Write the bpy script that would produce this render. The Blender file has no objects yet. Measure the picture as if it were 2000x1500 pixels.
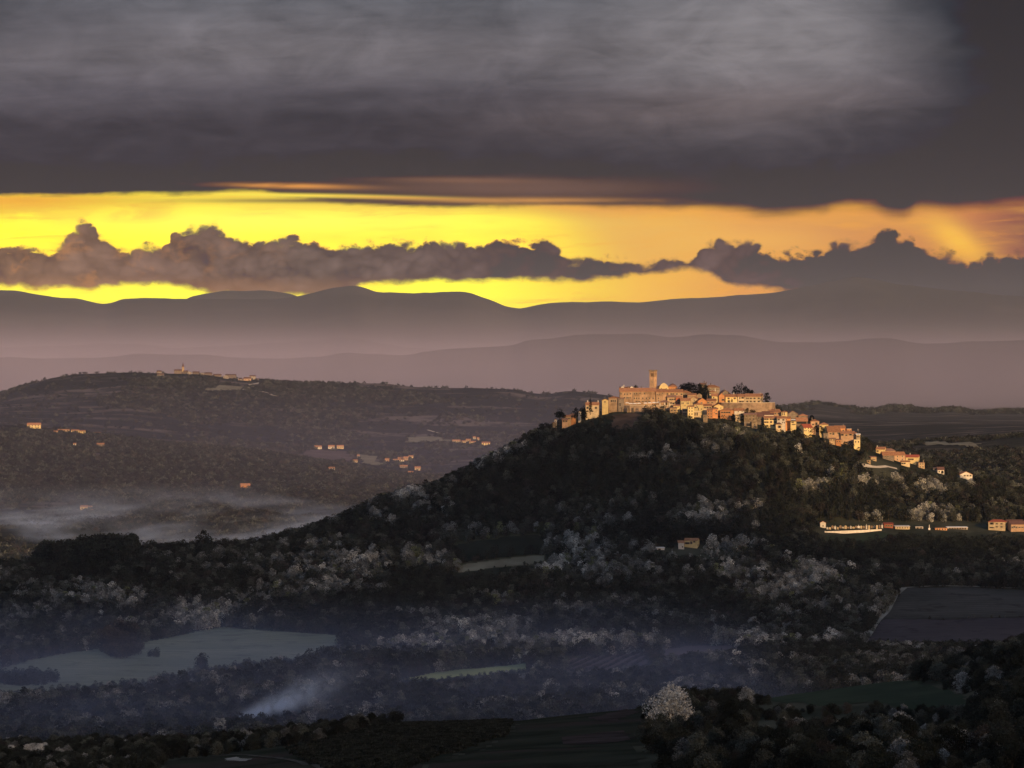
import bpy, math, random
import numpy as np
from mathutils import Vector, Matrix

# ------------------------------------------------------------------ camera, light, exposure
K = 1.25e-4          # metres per photo pixel and metre of distance
HY = 750.0           # eye level in the photo
CZ = 260.0           # height of the camera above the datum
SC = bpy.context.scene
COL = SC.collection
cam = bpy.data.objects.new('camera', bpy.data.cameras.new('camera'))
COL.objects.link(cam); SC.camera = cam
cam.location = (0, 0, CZ); cam.rotation_euler = (math.pi/2, 0, 0)
cam.data.sensor_width = 36; cam.data.lens = 36/(2000*K)
cam.data.clip_start = 1; cam.data.clip_end = 200000
SC.view_settings.view_transform = 'Standard'; SC.view_settings.look = 'None'
SC.view_settings.exposure = 0; SC.view_settings.gamma = 1
SC.cycles.max_bounces = 5; SC.cycles.diffuse_bounces = 2; SC.cycles.volume_bounces = 3
SC.cycles.transparent_max_bounces = 8
SC.cycles.sample_clamp_indirect = 3
SC.cycles.volume_step_rate = 1.0; SC.cycles.volume_max_steps = 96

SUN_AZ, SUN_EL = 30.0, 11.0      # sun behind the camera, to its right, low
sl = bpy.data.lights.new('sun', 'SUN'); sl.energy = 5.0; sl.angle = math.radians(0.5)
sl.color = (1.0, 0.62, 0.27)
so = bpy.data.objects.new('sun', sl); COL.objects.link(so)
a, e = math.radians(SUN_AZ), math.radians(SUN_EL)
sv = Vector((math.sin(a)*math.cos(e), -math.cos(a)*math.cos(e), math.sin(e)))
so.rotation_euler = sv.to_track_quat('Z', 'Y').to_euler(); so.location = sv*500

def lin(c):
    c = np.array(c, float)/255.0
    return tuple(float(x/12.92 if x <= 0.04045 else ((x+0.055)/1.055)**2.4) for x in c)

# ------------------------------------------------------------------ node helper
class NT:
    def __init__(s, tree): s.t = tree
    def new(s, typ, **kw):
        n = s.t.nodes.new(typ)
        for k, v in kw.items(): setattr(n, k, v)
        return n
    def put(s, sock, v):
        if isinstance(v, bpy.types.NodeSocket): s.t.links.new(v, sock)
        else:
            try: sock.default_value = v
            except Exception: sock.default_value = (*v, 1.0)
    def m(s, op, a, b=0.0, c=0.0, clamp=False):
        n = s.new('ShaderNodeMath', operation=op, use_clamp=clamp)
        s.put(n.inputs[0], a); s.put(n.inputs[1], b); s.put(n.inputs[2], c)
        return n.outputs[0]
    def add(s, a, b): return s.m('ADD', a, b)
    def sub(s, a, b): return s.m('SUBTRACT', a, b)
    def mul(s, a, b): return s.m('MULTIPLY', a, b)
    def step(s, x, lo, hi, a=0.0, b=1.0):
        n = s.new('ShaderNodeMapRange', interpolation_type='SMOOTHSTEP')
        for i, v in enumerate((x, lo, hi, a, b)): s.put(n.inputs[i], v)
        return n.outputs[0]
    def rng(s, x, lo, hi, a=0.0, b=1.0):
        n = s.new('ShaderNodeMapRange')
        for i, v in enumerate((x, lo, hi, a, b)): s.put(n.inputs[i], v)
        return n.outputs[0]
    def vec(s, x, y, z=0.0):
        n = s.new('ShaderNodeCombineXYZ')
        for i, v in enumerate((x, y, z)): s.put(n.inputs[i], v)
        return n.outputs[0]
    def noise(s, v, scale=1.0, detail=4, rough=0.55, dist=0.0):
        n = s.new('ShaderNodeTexNoise')
        s.put(n.inputs['Vector'], v); s.put(n.inputs['Scale'], scale)
        s.put(n.inputs['Detail'], detail); s.put(n.inputs['Roughness'], rough); s.put(n.inputs['Distortion'], dist)
        return n.outputs[0]
    def mix(s, f, a, b, blend='MIX'):
        n = s.new('ShaderNodeMix', data_type='RGBA', blend_type=blend)
        s.put(n.inputs[0], f); s.put(n.inputs[6], a if isinstance(a, bpy.types.NodeSocket) else (*a[:3], 1))
        s.put(n.inputs[7], b if isinstance(b, bpy.types.NodeSocket) else (*b[:3], 1))
        return n.outputs[2]
    def ramp(s, f, stops, interp='LINEAR'):
        n = s.new('ShaderNodeValToRGB'); cr = n.color_ramp; cr.interpolation = interp
        while len(cr.elements) < len(stops): cr.elements.new(0.5)
        for e_, (p, c) in zip(cr.elements, sorted(stops)):
            e_.position = p
        for e_, (p, c) in zip(cr.elements, sorted(stops)):
            e_.color = (*c[:3], 1)
        s.put(n.inputs[0], f); return n.outputs[0]
    def curve(s, x, pts, x0, x1, y0, y1):
        n = s.new('ShaderNodeFloatCurve'); c = n.mapping.curves[0]
        P_ = [((px-x0)/(x1-x0), (py-y0)/(y1-y0)) for px, py in pts]
        while len(c.points) < len(P_): c.points.new(0.5, 0.5)
        for p, q in zip(c.points, P_): p.location = q; p.handle_type = 'AUTO_CLAMPED'
        n.mapping.update()
        s.put(n.inputs['Value'], s.rng(x, x0, x1))
        return s.rng(n.outputs[0], 0, 1, y0, y1)

# ------------------------------------------------------------------ sky (a function of direction only)
SIG = 0.75e-5         # extinction of the haze, per metre
BOX_Y1, BOX_TOP = 50000.0, 1460.0
w = bpy.data.worlds.new('World'); SC.world = w; w.use_nodes = True
w.node_tree.nodes.clear(); t = NT(w.node_tree)
tc = t.new('ShaderNodeTexCoord'); sep = t.new('ShaderNodeSeparateXYZ')
t.t.links.new(tc.outputs['Generated'], sep.inputs[0])
dx, dy, dz = sep.outputs
yy = t.m('MAXIMUM', dy, 0.15)
u = t.add(t.m('DIVIDE', t.m('DIVIDE', dx, yy), K), 1000.0)
v = t.sub(750.0, t.m('DIVIDE', t.m('DIVIDE', dz, yy), K))
def blob(cu, cv, ru, rv, tilt=0.0):
    a_ = t.m('DIVIDE', t.sub(u, cu), ru)
    b_ = t.m('DIVIDE', t.sub(t.sub(v, cv), t.mul(t.sub(u, cu), tilt)), rv)
    return t.m('EXPONENT', t.mul(t.add(t.mul(a_, a_), t.mul(b_, b_)), -1.0))
un = t.rng(u, -400, 2400)
def U(stops): return t.ramp(un, [((p+400)/2800, lin(c)) for p, c in stops])
n_str = t.noise(t.vec(t.mul(u, 0.0022), t.mul(v, 0.016), 3.1), 1.0, 5, 0.6, 0.3)
n_soft = t.noise(t.vec(t.mul(u, 0.0016), t.mul(v, 0.006), 9.4), 1.0, 4, 0.5, 0.4)
n_puff = t.noise(t.vec(t.mul(u, 0.019), t.mul(v, 0.026), 1.7), 1.0, 6, 0.62, 0.2)
n_puff2 = t.noise(t.vec(t.mul(u, 0.009), t.mul(v, 0.016), 5.2), 1.0, 5, 0.55, 0.4)
n_lay = t.noise(t.vec(t.mul(u, 0.006), t.add(t.mul(v, 0.05), t.mul(u, 0.002)), 12.2), 1.0, 6, 0.65, 0.8)
n_fine = t.noise(t.vec(t.mul(u, 0.06), t.mul(v, 0.09), 7.7), 1.0, 4, 0.6)
# open band of afterglow between the cloud deck and the mountains
glow = U([(-400, (255,238,70)), (0, (255,250,72)), (300, (255,255,80)), (900, (255,253,86)), (1060, (252,226,86)),
          (1250, (246,190,92)), (1450, (228,160,94)), (1650, (214,146,92)), (1780, (212,144,90)), (1900, (196,128,88)),
          (2000, (150,98,86)), (2150, (110,84,84)), (2400, (80,70,74))])
ray = t.step(t.add(t.sub(u, t.mul(t.sub(v, 400.0), 1.05)), t.mul(n_soft, 90)), 1060, 1210)
ray = t.mul(ray, t.step(v, 520, 545, 1, 0)); ray = t.mul(ray, t.step(u, 1250, 1500, 1, 0))
glow = t.mix(t.mul(ray, 0.7), glow, lin((232,176,98)))
glow = t.mix(t.mul(t.step(v, 440, 392), t.step(u, 0, 1300, 0.25, 0.75)), glow, lin((222,140,80)))
glow = t.mix(t.mul(blob(0, 392, 260, 16), 0.8), glow, lin((236,150,62)))
glow = t.mix(t.mul(blob(1868, 468, 60, 34, 0.55), 0.9), glow, lin((255,196,84)))
glow = t.mix(t.mul(blob(2010, 420, 120, 50, 0.5), 0.7), glow, lin((138,86,78)))
glow = t.mix(t.mul(blob(1480, 470, 160, 30), 0.4), glow, lin((250,196,98)))
glow = t.mix(t.mul(t.mul(blob(275, 418, 75, 20), t.step(n_puff2, 0.3, 0.6)), 0.75), glow, lin((240,176,72)))
glow = t.mix(t.mul(t.mul(blob(90, 422, 120, 15), t.step(n_puff2, 0.3, 0.6)), 0.6), glow, lin((246,190,74)))
glow = t.mix(t.mul(blob(480, 418, 70, 7), 0.4), glow, lin((246,200,78)))
glow = t.mix(t.mul(t.step(n_str, 0.42, 0.66), t.step(v, 395, 430, 0.55, 0.30)), glow, lin((250,186,76)))
glow = t.mix(t.mul(t.step(n_lay, 0.50, 0.72), 0.35), glow, lin((240,168,74)))
glow = t.mix(t.mul(blob(520, 430, 420, 26), 0.45), glow, lin((255,250,120)))
# the afterglow is brighter than the picture can hold
gsep = t.new('ShaderNodeSeparateXYZ'); t.put(gsep.inputs[0], glow)
boost = t.step(gsep.outputs[1], 0.55, 0.95, 1.0, 1.25)
glow = t.vec(t.mul(gsep.outputs[0], boost), t.mul(gsep.outputs[1], t.add(1.0, t.mul(t.sub(boost, 1.0), 0.6))), gsep.outputs[2])
# thick grey cloud deck
deck = t.ramp(t.rng(v, -300, 500), [(0, lin((105,105,112))), (0.375, lin((106,105,111))), (0.50, lin((112,106,110))), (0.60, lin((95,89,95))),
          (0.68, lin((78,71,76))), (0.76, lin((70,63,67))), (0.83, lin((60,53,57))), (1.0, lin((56,50,54)))])
deck = t.mix(t.mul(blob(1500, 60, 330, 150, -0.1), 0.6), deck, lin((146,140,142)))
deck = t.mix(t.mul(blob(560, 90, 420, 60, 0.06), 0.35), deck, lin((132,126,130)))
deck = t.mix(t.mul(blob(1400, 205, 420, 45, -0.06), 0.5), deck, lin((118,104,103)))
deck = t.mix(t.mul(blob(0, 40, 300, 90), 0.5), deck, lin((70,66,72)))
deck = t.mix(t.mul(blob(850, 190, 430, 26, 0.03), 0.4), deck, lin((80,73,78)))
deck = t.mix(t.mul(blob(500, 285, 520, 60), 0.4), deck, lin((64,58,62)))
deck = t.mix(t.mul(t.step(t.add(u, t.add(t.mul(v, -0.55), t.add(t.mul(n_soft, 220), t.mul(n_str, 120)))), 1730, 2110), 0.93), deck, lin((24,26,36)))
deck = t.mix(t.mul(t.step(u, 1450, 2050), t.mul(t.step(v, 150, 300), 0.5)), deck, lin((46,43,48)))
dm = t.add(t.add(t.mul(t.sub(n_str, 0.5), 0.50), t.mul(t.sub(n_soft, 0.5), 0.8)), t.add(t.mul(t.sub(n_puff2, 0.5), 0.30), t.mul(t.sub(n_lay, 0.5), 0.42)))
n_rag = t.noise(t.vec(t.mul(u, 0.0065), t.mul(v, 0.013), 21.0), 1.0, 7, 0.62, 1.1)
dm = t.add(dm, t.mul(t.sub(n_rag, 0.5), 0.80))
deck = t.mix(1.0, deck, t.vec(*[t.add(1.0, dm)]*3), 'MULTIPLY')
deck = t.mix(t.mul(blob(1000, 368, 360, 22), 0.55), deck, lin((142,108,92)))
bot = t.curve(u, [(-400,376),(0,380),(200,380),(380,378),(460,372),(560,384),(700,396),(850,402),(1000,398),(1200,402),(1400,405),
                  (1520,415),(1600,412),(1650,400),(1700,404),(1760,418),(1800,402),(1860,404),(2000,392),(2400,380)], -400, 2400, 300, 500)
bot = t.add(t.add(bot, t.mul(t.sub(n_puff2, 0.5), 20)), t.mul(t.sub(n_lay, 0.5), 14))
soft = t.curve(u, [(-400,6),(700,7),(1100,10),(1500,18),(2400,24)], -400, 2400, 0, 40)
is_deck = t.step(v, t.add(bot, soft), t.sub(bot, soft))
sky = t.mix(is_deck, glow, deck)
# thin bright slits in the underside of the deck
for (cu, cv, ru, rv, tl, f, c) in [(560, 363, 120, 5, 0.02, .9, (236,160,84)), (600, 382, 210, 4, 0.02, .95, (255,232,90)),
                                   (800, 388, 170, 4, 0.03, .8, (244,180,90)), (1020, 392, 200, 6, 0.0, .7, (226,160,92)),
                                   (900, 352, 160, 6, 0.01, .4, (160,116,90))]:
    sky = t.mix(t.m('MULTIPLY', t.mul(blob(cu, cv, ru, rv, tl), t.step(n_str, 0.3, 0.5)), f), sky, lin(c))
sky = t.mix(t.mul(blob(640, 392, 260, 5, 0.0), 0.8), sky, lin((98,78,72)))
sky = t.mix(t.mul(blob(1230, 397, 300, 4, 0.0), 0.7), sky, lin((84,70,70)))
# bank of low cumulus
ctop = t.curve(u, [(-400,480),(0,478),(60,478),(90,487),(112,478),(128,458),(142,444),(160,437),(178,440),(194,456),(212,468),(240,484),(275,476),(325,472),
                   (334,456),(350,448),(384,438),(402,436),(434,444),(450,462),(500,466),(545,466),(572,459),(600,472)], -400, 600, 400, 600)
ctop2 = t.curve(u, [(600,472),(640,478),(690,471),(830,470),(870,477),(950,472),(985,466),(1030,476),(1065,470),(1090,482),(1115,500),
                    (1200,502),(1262,510),(1315,503),(1345,503),(1366,486),(1390,470),(1412,464),(1440,470),(1478,478),(1495,492),(1560,496),(1600,488)], 600, 1600, 400, 600)
ctop3 = t.curve(u, [(1600,488),(1655,476),(1690,472),(1708,460),(1722,450),(1742,450),(1756,460),(1782,466),(1800,482),(1850,494),(1895,506),(1940,498),(2000,494),(2400,480)], 1600, 2400, 400, 600)
top = t.add(t.add(t.mul(ctop, t.m('LESS_THAN', u, 600)), t.mul(ctop2, t.mul(t.m('GREATER_THAN', u, 599.999), t.m('LESS_THAN', u, 1600)))), t.mul(ctop3, t.m('GREATER_THAN', u, 1599.999)))
cbot = t.curve(u, [(-400,562),(0,562),(80,566),(190,566),(260,560),(340,562),(390,572),(480,580),(660,580),(710,560),(800,553),(940,552),
                   (1100,550),(1200,546),(1270,538),(1330,528),(1375,534),(1430,558),(1500,566),(1570,575),(1700,620),(2400,640)], -400, 2400, 480, 680)
def billow(su, sv_, seed, det):
    q = t.noise(t.vec(t.mul(u, su), t.mul(v, sv_), seed), 1.0, det, 0.5)
    return t.m('ABSOLUTE', t.mul(t.sub(q, 0.5), 2.0))
bl1, bl2, bl3 = billow(0.017, 0.024, 2.2, 0), billow(0.045, 0.06, 4.4, 0), billow(0.11, 0.14, 6.1, 1)
puff_h = t.add(t.add(t.mul(bl1, 26), t.mul(bl2, 17)), t.mul(bl3, 8))
nz = t.sub(puff_h, 12.0)
edge_w = t.add(5.0, t.mul(t.step(n_puff2, 0.35, 0.65), 12.0))
a1 = t.step(t.add(t.sub(v, top), nz), t.mul(edge_w, -0.5), edge_w)
a2 = t.step(t.add(t.sub(cbot, v), t.mul(t.sub(n_puff, 0.5), 34)), -4.0, 12.0)
band = t.mul(a1, a2)
ccol = U([(-400,(140,108,86)),(0,(136,106,88)),(300,(126,100,88)),(600,(116,97,89)),(900,(106,88,83)),(1150,(98,80,77)),(1400,(110,90,86)),(1550,(96,80,79)),
          (1700,(84,71,73)),(1850,(74,65,69)),(2000,(66,60,65)),(2400,(60,56,62))])
puffs = t.add(t.add(0.60, t.mul(t.step(n_puff2, 0.25, 0.75), 0.45)), t.add(t.mul(bl1, 0.45), t.mul(bl2, 0.35)))
ccol = t.mix(1.0, ccol, t.vec(puffs, puffs, puffs), 'MULTIPLY')
lf = t.mul(t.mul(t.step(n_puff, 0.5, 0.68), t.step(u, 700, 100)), 0.55)
ccol = t.mix(lf, ccol, lin((190,134,92)))
ccol = t.mix(t.mul(t.step(t.sub(v, top), 26, 0), 0.30), ccol, lin((72,58,60)))
ccol = t.mix(t.mul(t.mul(t.step(t.add(t.sub(v, top), nz), 9, 0), t.step(u, 2200, 700)), 0.9), ccol, lin((250,182,92)))
ccol = t.mix(t.mul(t.step(v, 530, 566), t.step(u, 1500, 200, 0, 0.35)), ccol, lin((186,134,96)))
sky = t.mix(band, sky, ccol)
# below the mountains: dull ground light; the light of the sky passes through the haze, so it starts out stronger
sky = t.mix(t.step(v, 640, 700), sky, lin((120,104,98)))
tel = t.m('DIVIDE', t.m('MAXIMUM', dz, 1e-4), yy)
pathl = t.m('MINIMUM', t.m('DIVIDE', BOX_TOP-CZ, tel), BOX_Y1)
T_ = t.m('EXPONENT', t.mul(pathl, -SIG))
HAZE_IN = (0.43, 0.325, 0.285)
comp = t.mix(1.0, (0,0,0), HAZE_IN)
sc_ = t.new('ShaderNodeVectorMath', operation='SCALE'); t.put(sc_.inputs[0], comp); t.put(sc_.inputs['Scale'], t.sub(1.0, T_))
sb = t.new('ShaderNodeVectorMath', operation='SUBTRACT'); t.put(sb.inputs[0], sky); t.put(sb.inputs[1], sc_.outputs[0])
dv = t.new('ShaderNodeVectorMath', operation='SCALE'); t.put(dv.inputs[0], sb.outputs[0]); t.put(dv.inputs['Scale'], t.m('DIVIDE', 1.0, T_))
mx = t.new('ShaderNodeVectorMath', operation='MAXIMUM'); t.put(mx.inputs[0], dv.outputs[0]); mx.inputs[1].default_value = (0.003, 0.006, 0.013)
front = mx.outputs[0]
# the rest of the sky dome, behind and above the picture: broken cloud over clear sky, plus a bright pink band added to light the haze
nsk = t.new('ShaderNodeTexSky', sky_type='NISHITA', sun_disc=False, sun_elevation=math.radians(SUN_EL), sun_rotation=math.radians(180-SUN_AZ))
nsc = t.mix(1.0, nsk.outputs[0], (0.06, 0.06, 0.06), 'MULTIPLY')
cl = t.noise(t.vec(dx, dy, t.mul(dz, 2.0)), 3.0, 5, 0.6)
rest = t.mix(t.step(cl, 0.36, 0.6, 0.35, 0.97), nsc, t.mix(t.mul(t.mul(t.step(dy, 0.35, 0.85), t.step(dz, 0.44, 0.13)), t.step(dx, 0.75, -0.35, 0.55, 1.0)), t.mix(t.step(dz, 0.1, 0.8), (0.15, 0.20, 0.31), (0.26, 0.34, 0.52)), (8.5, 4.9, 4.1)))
infront = t.mul(t.step(dy, 0.15, 0.5), t.step(dz, 0.30, 0.12))
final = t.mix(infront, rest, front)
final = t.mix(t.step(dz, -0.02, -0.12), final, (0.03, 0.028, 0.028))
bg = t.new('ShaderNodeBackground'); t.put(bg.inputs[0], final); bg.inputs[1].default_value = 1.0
out = t.new('ShaderNodeOutputWorld'); t.t.links.new(bg.outputs[0], out.inputs[0])
w.cycles.sampling_method = 'MANUAL'; w.cycles.sample_map_resolution = 2048

# ------------------------------------------------------------------ tagging
def tag(o, label=None, cat=None, group=None, kind=None):
    if label: o['label'] = label
    if cat: o['category'] = cat
    if group: o['group'] = group
    if kind: o['kind'] = kind
    return o
def link(name, me, parent=None):
    o = bpy.data.objects.new(name, me); COL.objects.link(o)
    if parent: o.parent = parent
    return o
def empty(name, loc, rz=0.0):
    o = bpy.data.objects.new(name, None); COL.objects.link(o)
    o.location = loc; o.rotation_euler = (0, 0, rz); o.empty_display_size = 2
    return o
def mesh(name, vs, fs, mats, mi=None, smooth=False):
    me = bpy.data.meshes.new(name); me.from_pydata([tuple(map(float, p)) for p in vs], [], fs)
    for m_ in (mats if isinstance(mats, (list, tuple)) else [mats]): me.materials.append(m_)
    if mi: me.polygons.foreach_set('material_index', mi)
    if smooth: me.polygons.foreach_set('use_smooth', [True]*len(me.polygons))
    me.update(); return me

# ------------------------------------------------------------------ materials
def mat(name, build, rough=0.95):
    m_ = bpy.data.materials.new(name); m_.use_nodes = True
    nt = m_.node_tree; nt.nodes.clear(); s = NT(nt)
    b = s.new('ShaderNodeBsdfPrincipled'); o = s.new('ShaderNodeOutputMaterial')
    nt.links.new(b.outputs[0], o.inputs[0]); b.inputs['Roughness'].default_value = rough
    b.inputs['Specular IOR Level'].default_value = 0.5 if rough < 0.4 else 0.0
    c = build(s, b)
    if c is not None: s.put(b.inputs['Base Color'], c)
    return m_
def wpos(s):
    g = s.new('ShaderNodeNewGeometry'); return g.outputs['Position']
def spotty(name, c1, c2, scale, rough=0.95, lo=0.35, hi=0.65, c3=None, scale3=None):
    def f(s, b):
        p = wpos(s)
        c = s.mix(s.step(s.noise(p, scale, 5, 0.6), lo, hi), c1, c2)
        if c3: c = s.mix(s.step(s.noise(p, scale3, 4, 0.6), 0.5, 0.7), c, c3)
        return c
    return mat(name, f, rough)

def terrain_build(s, b):
    p = wpos(s); sp = s.new('ShaderNodeSeparateXYZ'); s.put(sp.inputs[0], p)
    big = s.noise(p, 0.0035, 5, 0.6); mid = s.noise(p, 0.02, 5, 0.65); fine = s.noise(p, 0.25, 4, 0.6)
    wood = s.mix(s.step(mid, 0.35, 0.7), (0.022, 0.026, 0.018), (0.060, 0.060, 0.042))
    grass = s.mix(s.step(fine, 0.3, 0.7), (0.05, 0.055, 0.03), (0.085, 0.075, 0.045))
    near = s.mix(s.step(big, 0.52, 0.62), wood, grass)
    # far slopes: dark woods, paler strips of field
    st = s.new('ShaderNodeMapping'); st.inputs['Rotation'].default_value = (0, 0, 0.25); st.inputs['Scale'].default_value = (0.0016, 0.0042, 0.004)
    s.put(st.inputs[0], p)
    n1 = s.noise(st.outputs[0], 1.0, 6, 0.62, 0.6)
    far = s.mix(s.step(n1, 0.50, 0.60), (0.014, 0.015, 0.013), (0.125, 0.100, 0.085))
    far = s.mix(s.step(s.noise(p, 0.009, 6, 0.7), 0.45, 0.60), far, (0.015, 0.015, 0.014))
    plain = s.mix(s.step(s.noise(p, 0.0004, 4, 0.6), 0.4, 0.6), (0.028, 0.027, 0.024), (0.055, 0.048, 0.042))
    far = s.mix(s.step(sp.outputs[1], 13600, 16000), far, plain)
    return s.mix(s.step(sp.outputs[1], 4200, 6500), near, far)
M_TERR = mat('terrain_ground', terrain_build)

# ------------------------------------------------------------------ terrain: real heights, row by row away from the camera
def Z(d, z): return (d, [(-6000, HY - z/(K*d)), (8000, HY - z/(K*d))])
ROWS = [Z(30, -6), Z(200, -28), Z(420, -50),
 (700, [(-600,1680),(0,1660),(750,1620),(1250,1560),(1500,1530),(2000,1480),(2600,1420)]),
 (900, [(-600,1560),(0,1545),(500,1530),(750,1515),(1250,1480),(1500,1462),(1750,1435),(2000,1385),(2600,1290)]),
 (1100,[(-600,1510),(0,1505),(400,1490),(620,1462),(760,1445),(1000,1430),(1250,1415),(1500,1394),(1750,1380),(1880,1376),(2000,1335),(2600,1250)]),
 (1300,[(-600,1475),(0,1468),(250,1462),(450,1455),(620,1436),(760,1412),(1000,1404),(1250,1378),(1500,1356),(1700,1333),(1780,1326),(1880,1300),(2000,1262),(2600,1150)]),
 (1450,[(-600,1520),(0,1500),(620,1480),(1000,1455),(1250,1430),(1500,1400),(1750,1385),(2000,1320),(2600,1230)]),
 Z(1700,-150), Z(2000,-184), Z(2300,-190), Z(2600,-190), Z(2900,-188),
 (3100,[(-600,1250),(0,1225),(250,1222),(450,1225),(750,1208),(1000,1200),(1250,1195),(1500,1195),(1750,1190),(2000,1190),(2600,1190)]),
 (3300,[(-600,1190),(0,1145),(250,1125),(500,1130),(750,1105),(1000,1100),(1250,1090),(1500,1095),(1750,1120),(2000,1125),(2600,1130)]),
 (3450,[(-600,1175),(0,1116),(250,1082),(500,1074),(650,1034),(750,1008),(850,988),(1000,968),(1250,965),(1500,990),(1650,1032),(1750,1040),(1900,1040),(2000,1042),(2600,1050)]),
 (3540,[(-600,1185),(0,1122),(250,1088),(500,1080),(650,1036),(750,988),(850,960),(1000,896),(1100,860),(1200,842),(1300,848),(1400,862),(1500,882),(1600,914),(1700,950),(1800,985),(1900,1000),(2000,1012),(2600,1050)]),
 (3600,[(-600,1200),(0,1140),(250,1105),(500,1095),(650,1052),(750,1002),(850,966),(1000,882),(1080,842),(1150,823),(1200,817),(1300,818),(1350,829),(1400,836),(1450,841),(1500,850),(1600,866),(1650,874),(1680,882),(1700,902),(1800,930),(1900,952),(2000,980),(2600,1030)]),
 (3640,[(-600,1215),(0,1165),(250,1130),(500,1115),(650,1080),(750,1030),(850,990),(1000,886),(1080,835),(1150,813),(1200,802),(1300,800),(1350,810),(1400,815),(1450,818),(1500,828),(1550,838),(1600,848),(1650,860),(1680,868),(1700,884),(1800,915),(1900,940),(2000,972),(2600,1010)]),
 (3690,[(-600,1215),(0,1180),(250,1150),(500,1135),(650,1100),(750,1060),(850,1012),(1000,905),(1100,838),(1180,800),(1240,780),(1300,778),(1400,780),(1450,785),(1510,792),(1550,812),(1600,829),(1650,847),(1700,879),(1800,912),(1900,941),(2000,970),(2600,1010)]),
 (3760,[(-600,1200),(0,1180),(250,1160),(500,1150),(750,1090),(1000,935),(1180,808),(1240,779),(1300,773),(1400,770),(1500,788),(1600,838),(1700,890),(1800,925),(1900,955),(2000,985),(2600,1020)]),
 (3850,[(-600,1180),(0,1172),(250,1170),(500,1160),(750,1125),(1000,990),(1200,830),(1300,800),(1400,795),(1500,815),(1600,868),(1700,925),(1800,950),(1900,980),(2000,1000),(2600,1030)]),
 (4050,[(-600,1140),(500,1140),(750,1130),(1000,1080),(1300,960),(1500,950),(1700,990),(2000,1025),(2600,1035)]),
 (4400,[(-600,1110),(1000,1108),(1300,1080),(1500,1040),(1700,1015),(2000,1005),(2600,980)]),
 (5000,[(-600,1080),(1100,1080),(1400,1040),(1700,940),(2000,925),(2600,900)]),
 (5600,[(-600,1043),(1100,1043),(1400,1010),(1560,930),(1700,885),(1850,876),(2000,868),(2600,830)]),
 (6000,[(-600,1023),(1200,1023),(1400,1000),(1560,915),(1650,878),(1700,868),(1800,864),(1850,861),(2000,851),(2600,806)]),
 (6500,[(-600,998),(1000,1000),(1500,950),(2000,900),(2600,860)]),
 (7500,[(-600,930),(0,945),(250,955),(500,960),(750,962),(1000,955),(1500,910),(2000,890),(2600,870)]),
 (8500,[(-600,860),(0,878),(250,893),(500,910),(750,928),(900,936),(1000,932),(1500,885),(2000,865),(2600,850)]),
 (9500,[(-600,815),(0,828),(100,837),(200,852),(350,870),(500,887),(650,907),(850,930),(1000,925),(1500,880),(2000,852),(2600,840)]),
 (10200,[(-600,835),(0,852),(200,870),(500,897),(700,903),(850,906),(1000,900),(1500,870),(2000,840),(2600,830)]),
 (11500,[(-600,820),(0,806),(250,806),(500,832),(750,852),(1000,854),(1200,852),(1500,840),(2000,835),(2600,830)]),
 (12500,[(-600,795),(0,780),(100,758),(250,746),(500,764),(750,782),(1000,792),(1200,802),(1500,822),(2000,828),(2600,828)]),
 (13200,[(-600,800),(-200,785),(0,768),(60,747),(100,735),(150,727),(250,724),(330,727),(400,730),(450,738),(500,743),(560,747),(640,748),(690,746),(750,746),(800,752),(850,754),(930,754),(1000,757),(1040,765),(1075,767),(1095,761),(1120,760),(1160,765),(1210,773),(1300,800),(1400,822),(2000,826),(2600,822)]),
 (14300,[(-600,815),(0,790),(250,770),(700,780),(1000,790),(1300,815),(1500,818),(2000,815),(2600,810)]),
 (15500,[(-600,815),(1000,812),(1400,812),(1480,807),(1530,797),(1560,796),(1590,788),(1610,791),(1650,797),(1700,803),(1740,795),(1780,797),(1820,800),(1850,794),(1880,798),(1900,807),(1950,802),(2000,800),(2600,790)]),
 (17500,[(-600,812),(2600,812)]), (21000,[(-600,785),(2600,785)]),
 (26000,[(-600,705),(0,700),(300,690),(640,700),(800,692),(1000,664),(1030,657),(1100,660),(1200,657),(1300,661),(1400,653),(1450,653),(1520,663),(1600,663),(1680,655),(1720,657),(1800,666),(1900,661),(2000,656),(2600,640)]),
 (28500,[(-600,720),(800,715),(1200,688),(2000,688),(2600,680)]),
 (33000,[(-600,680),(0,676),(200,667),(330,674),(560,662),(700,668),(900,690),(1200,700),(2000,700),(2600,690)]),
 (36500,[(-600,685),(2600,690)]),
 (42000,[(-600,570),(-200,568),(0,562),(30,563),(60,571),(110,575),(150,578),(195,590),(215,591),(240,583),(330,578),(380,575),(420,577),(480,577),(540,580),(600,573),(640,564),(690,560),(712,562),(735,572),(800,573),(850,571),(880,567),(905,567),(930,572),(965,582),(990,592),(1015,596),(1060,591),(1110,587),(1180,586),(1250,589),(1300,586),(1350,580),(1430,573),(1500,568),(1560,558),(1610,545),(1670,537),(1700,542),(1740,552),(1800,560),(1900,566),(2000,572),(2600,590)]),
 (44000,[(-600,620),(2600,620)]),
 (47000,[(-600,600),(330,600),(370,574),(400,566),(440,560),(480,562),(520,560),(570,566),(640,600),(2600,600)]),
 (49500,[(-600,700),(2600,700)])]
SCOL = np.concatenate([np.arange(-5000, -400, 100), np.arange(-400, 2400, 7), np.arange(2400, 7001, 100)]).astype(float)
DROW = np.concatenate([np.arange(30, 300, 30), np.arange(300, 1600, 16), np.arange(1600, 4200, 12), np.arange(4200, 10000, 60),
                       np.arange(10000, 17000, 90), np.arange(17000, 25000, 320), np.arange(25000, 27000, 120), np.arange(27000, 38000, 320), np.arange(38000, 43000, 110), np.arange(43000, 49600, 220)]).astype(float)
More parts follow.
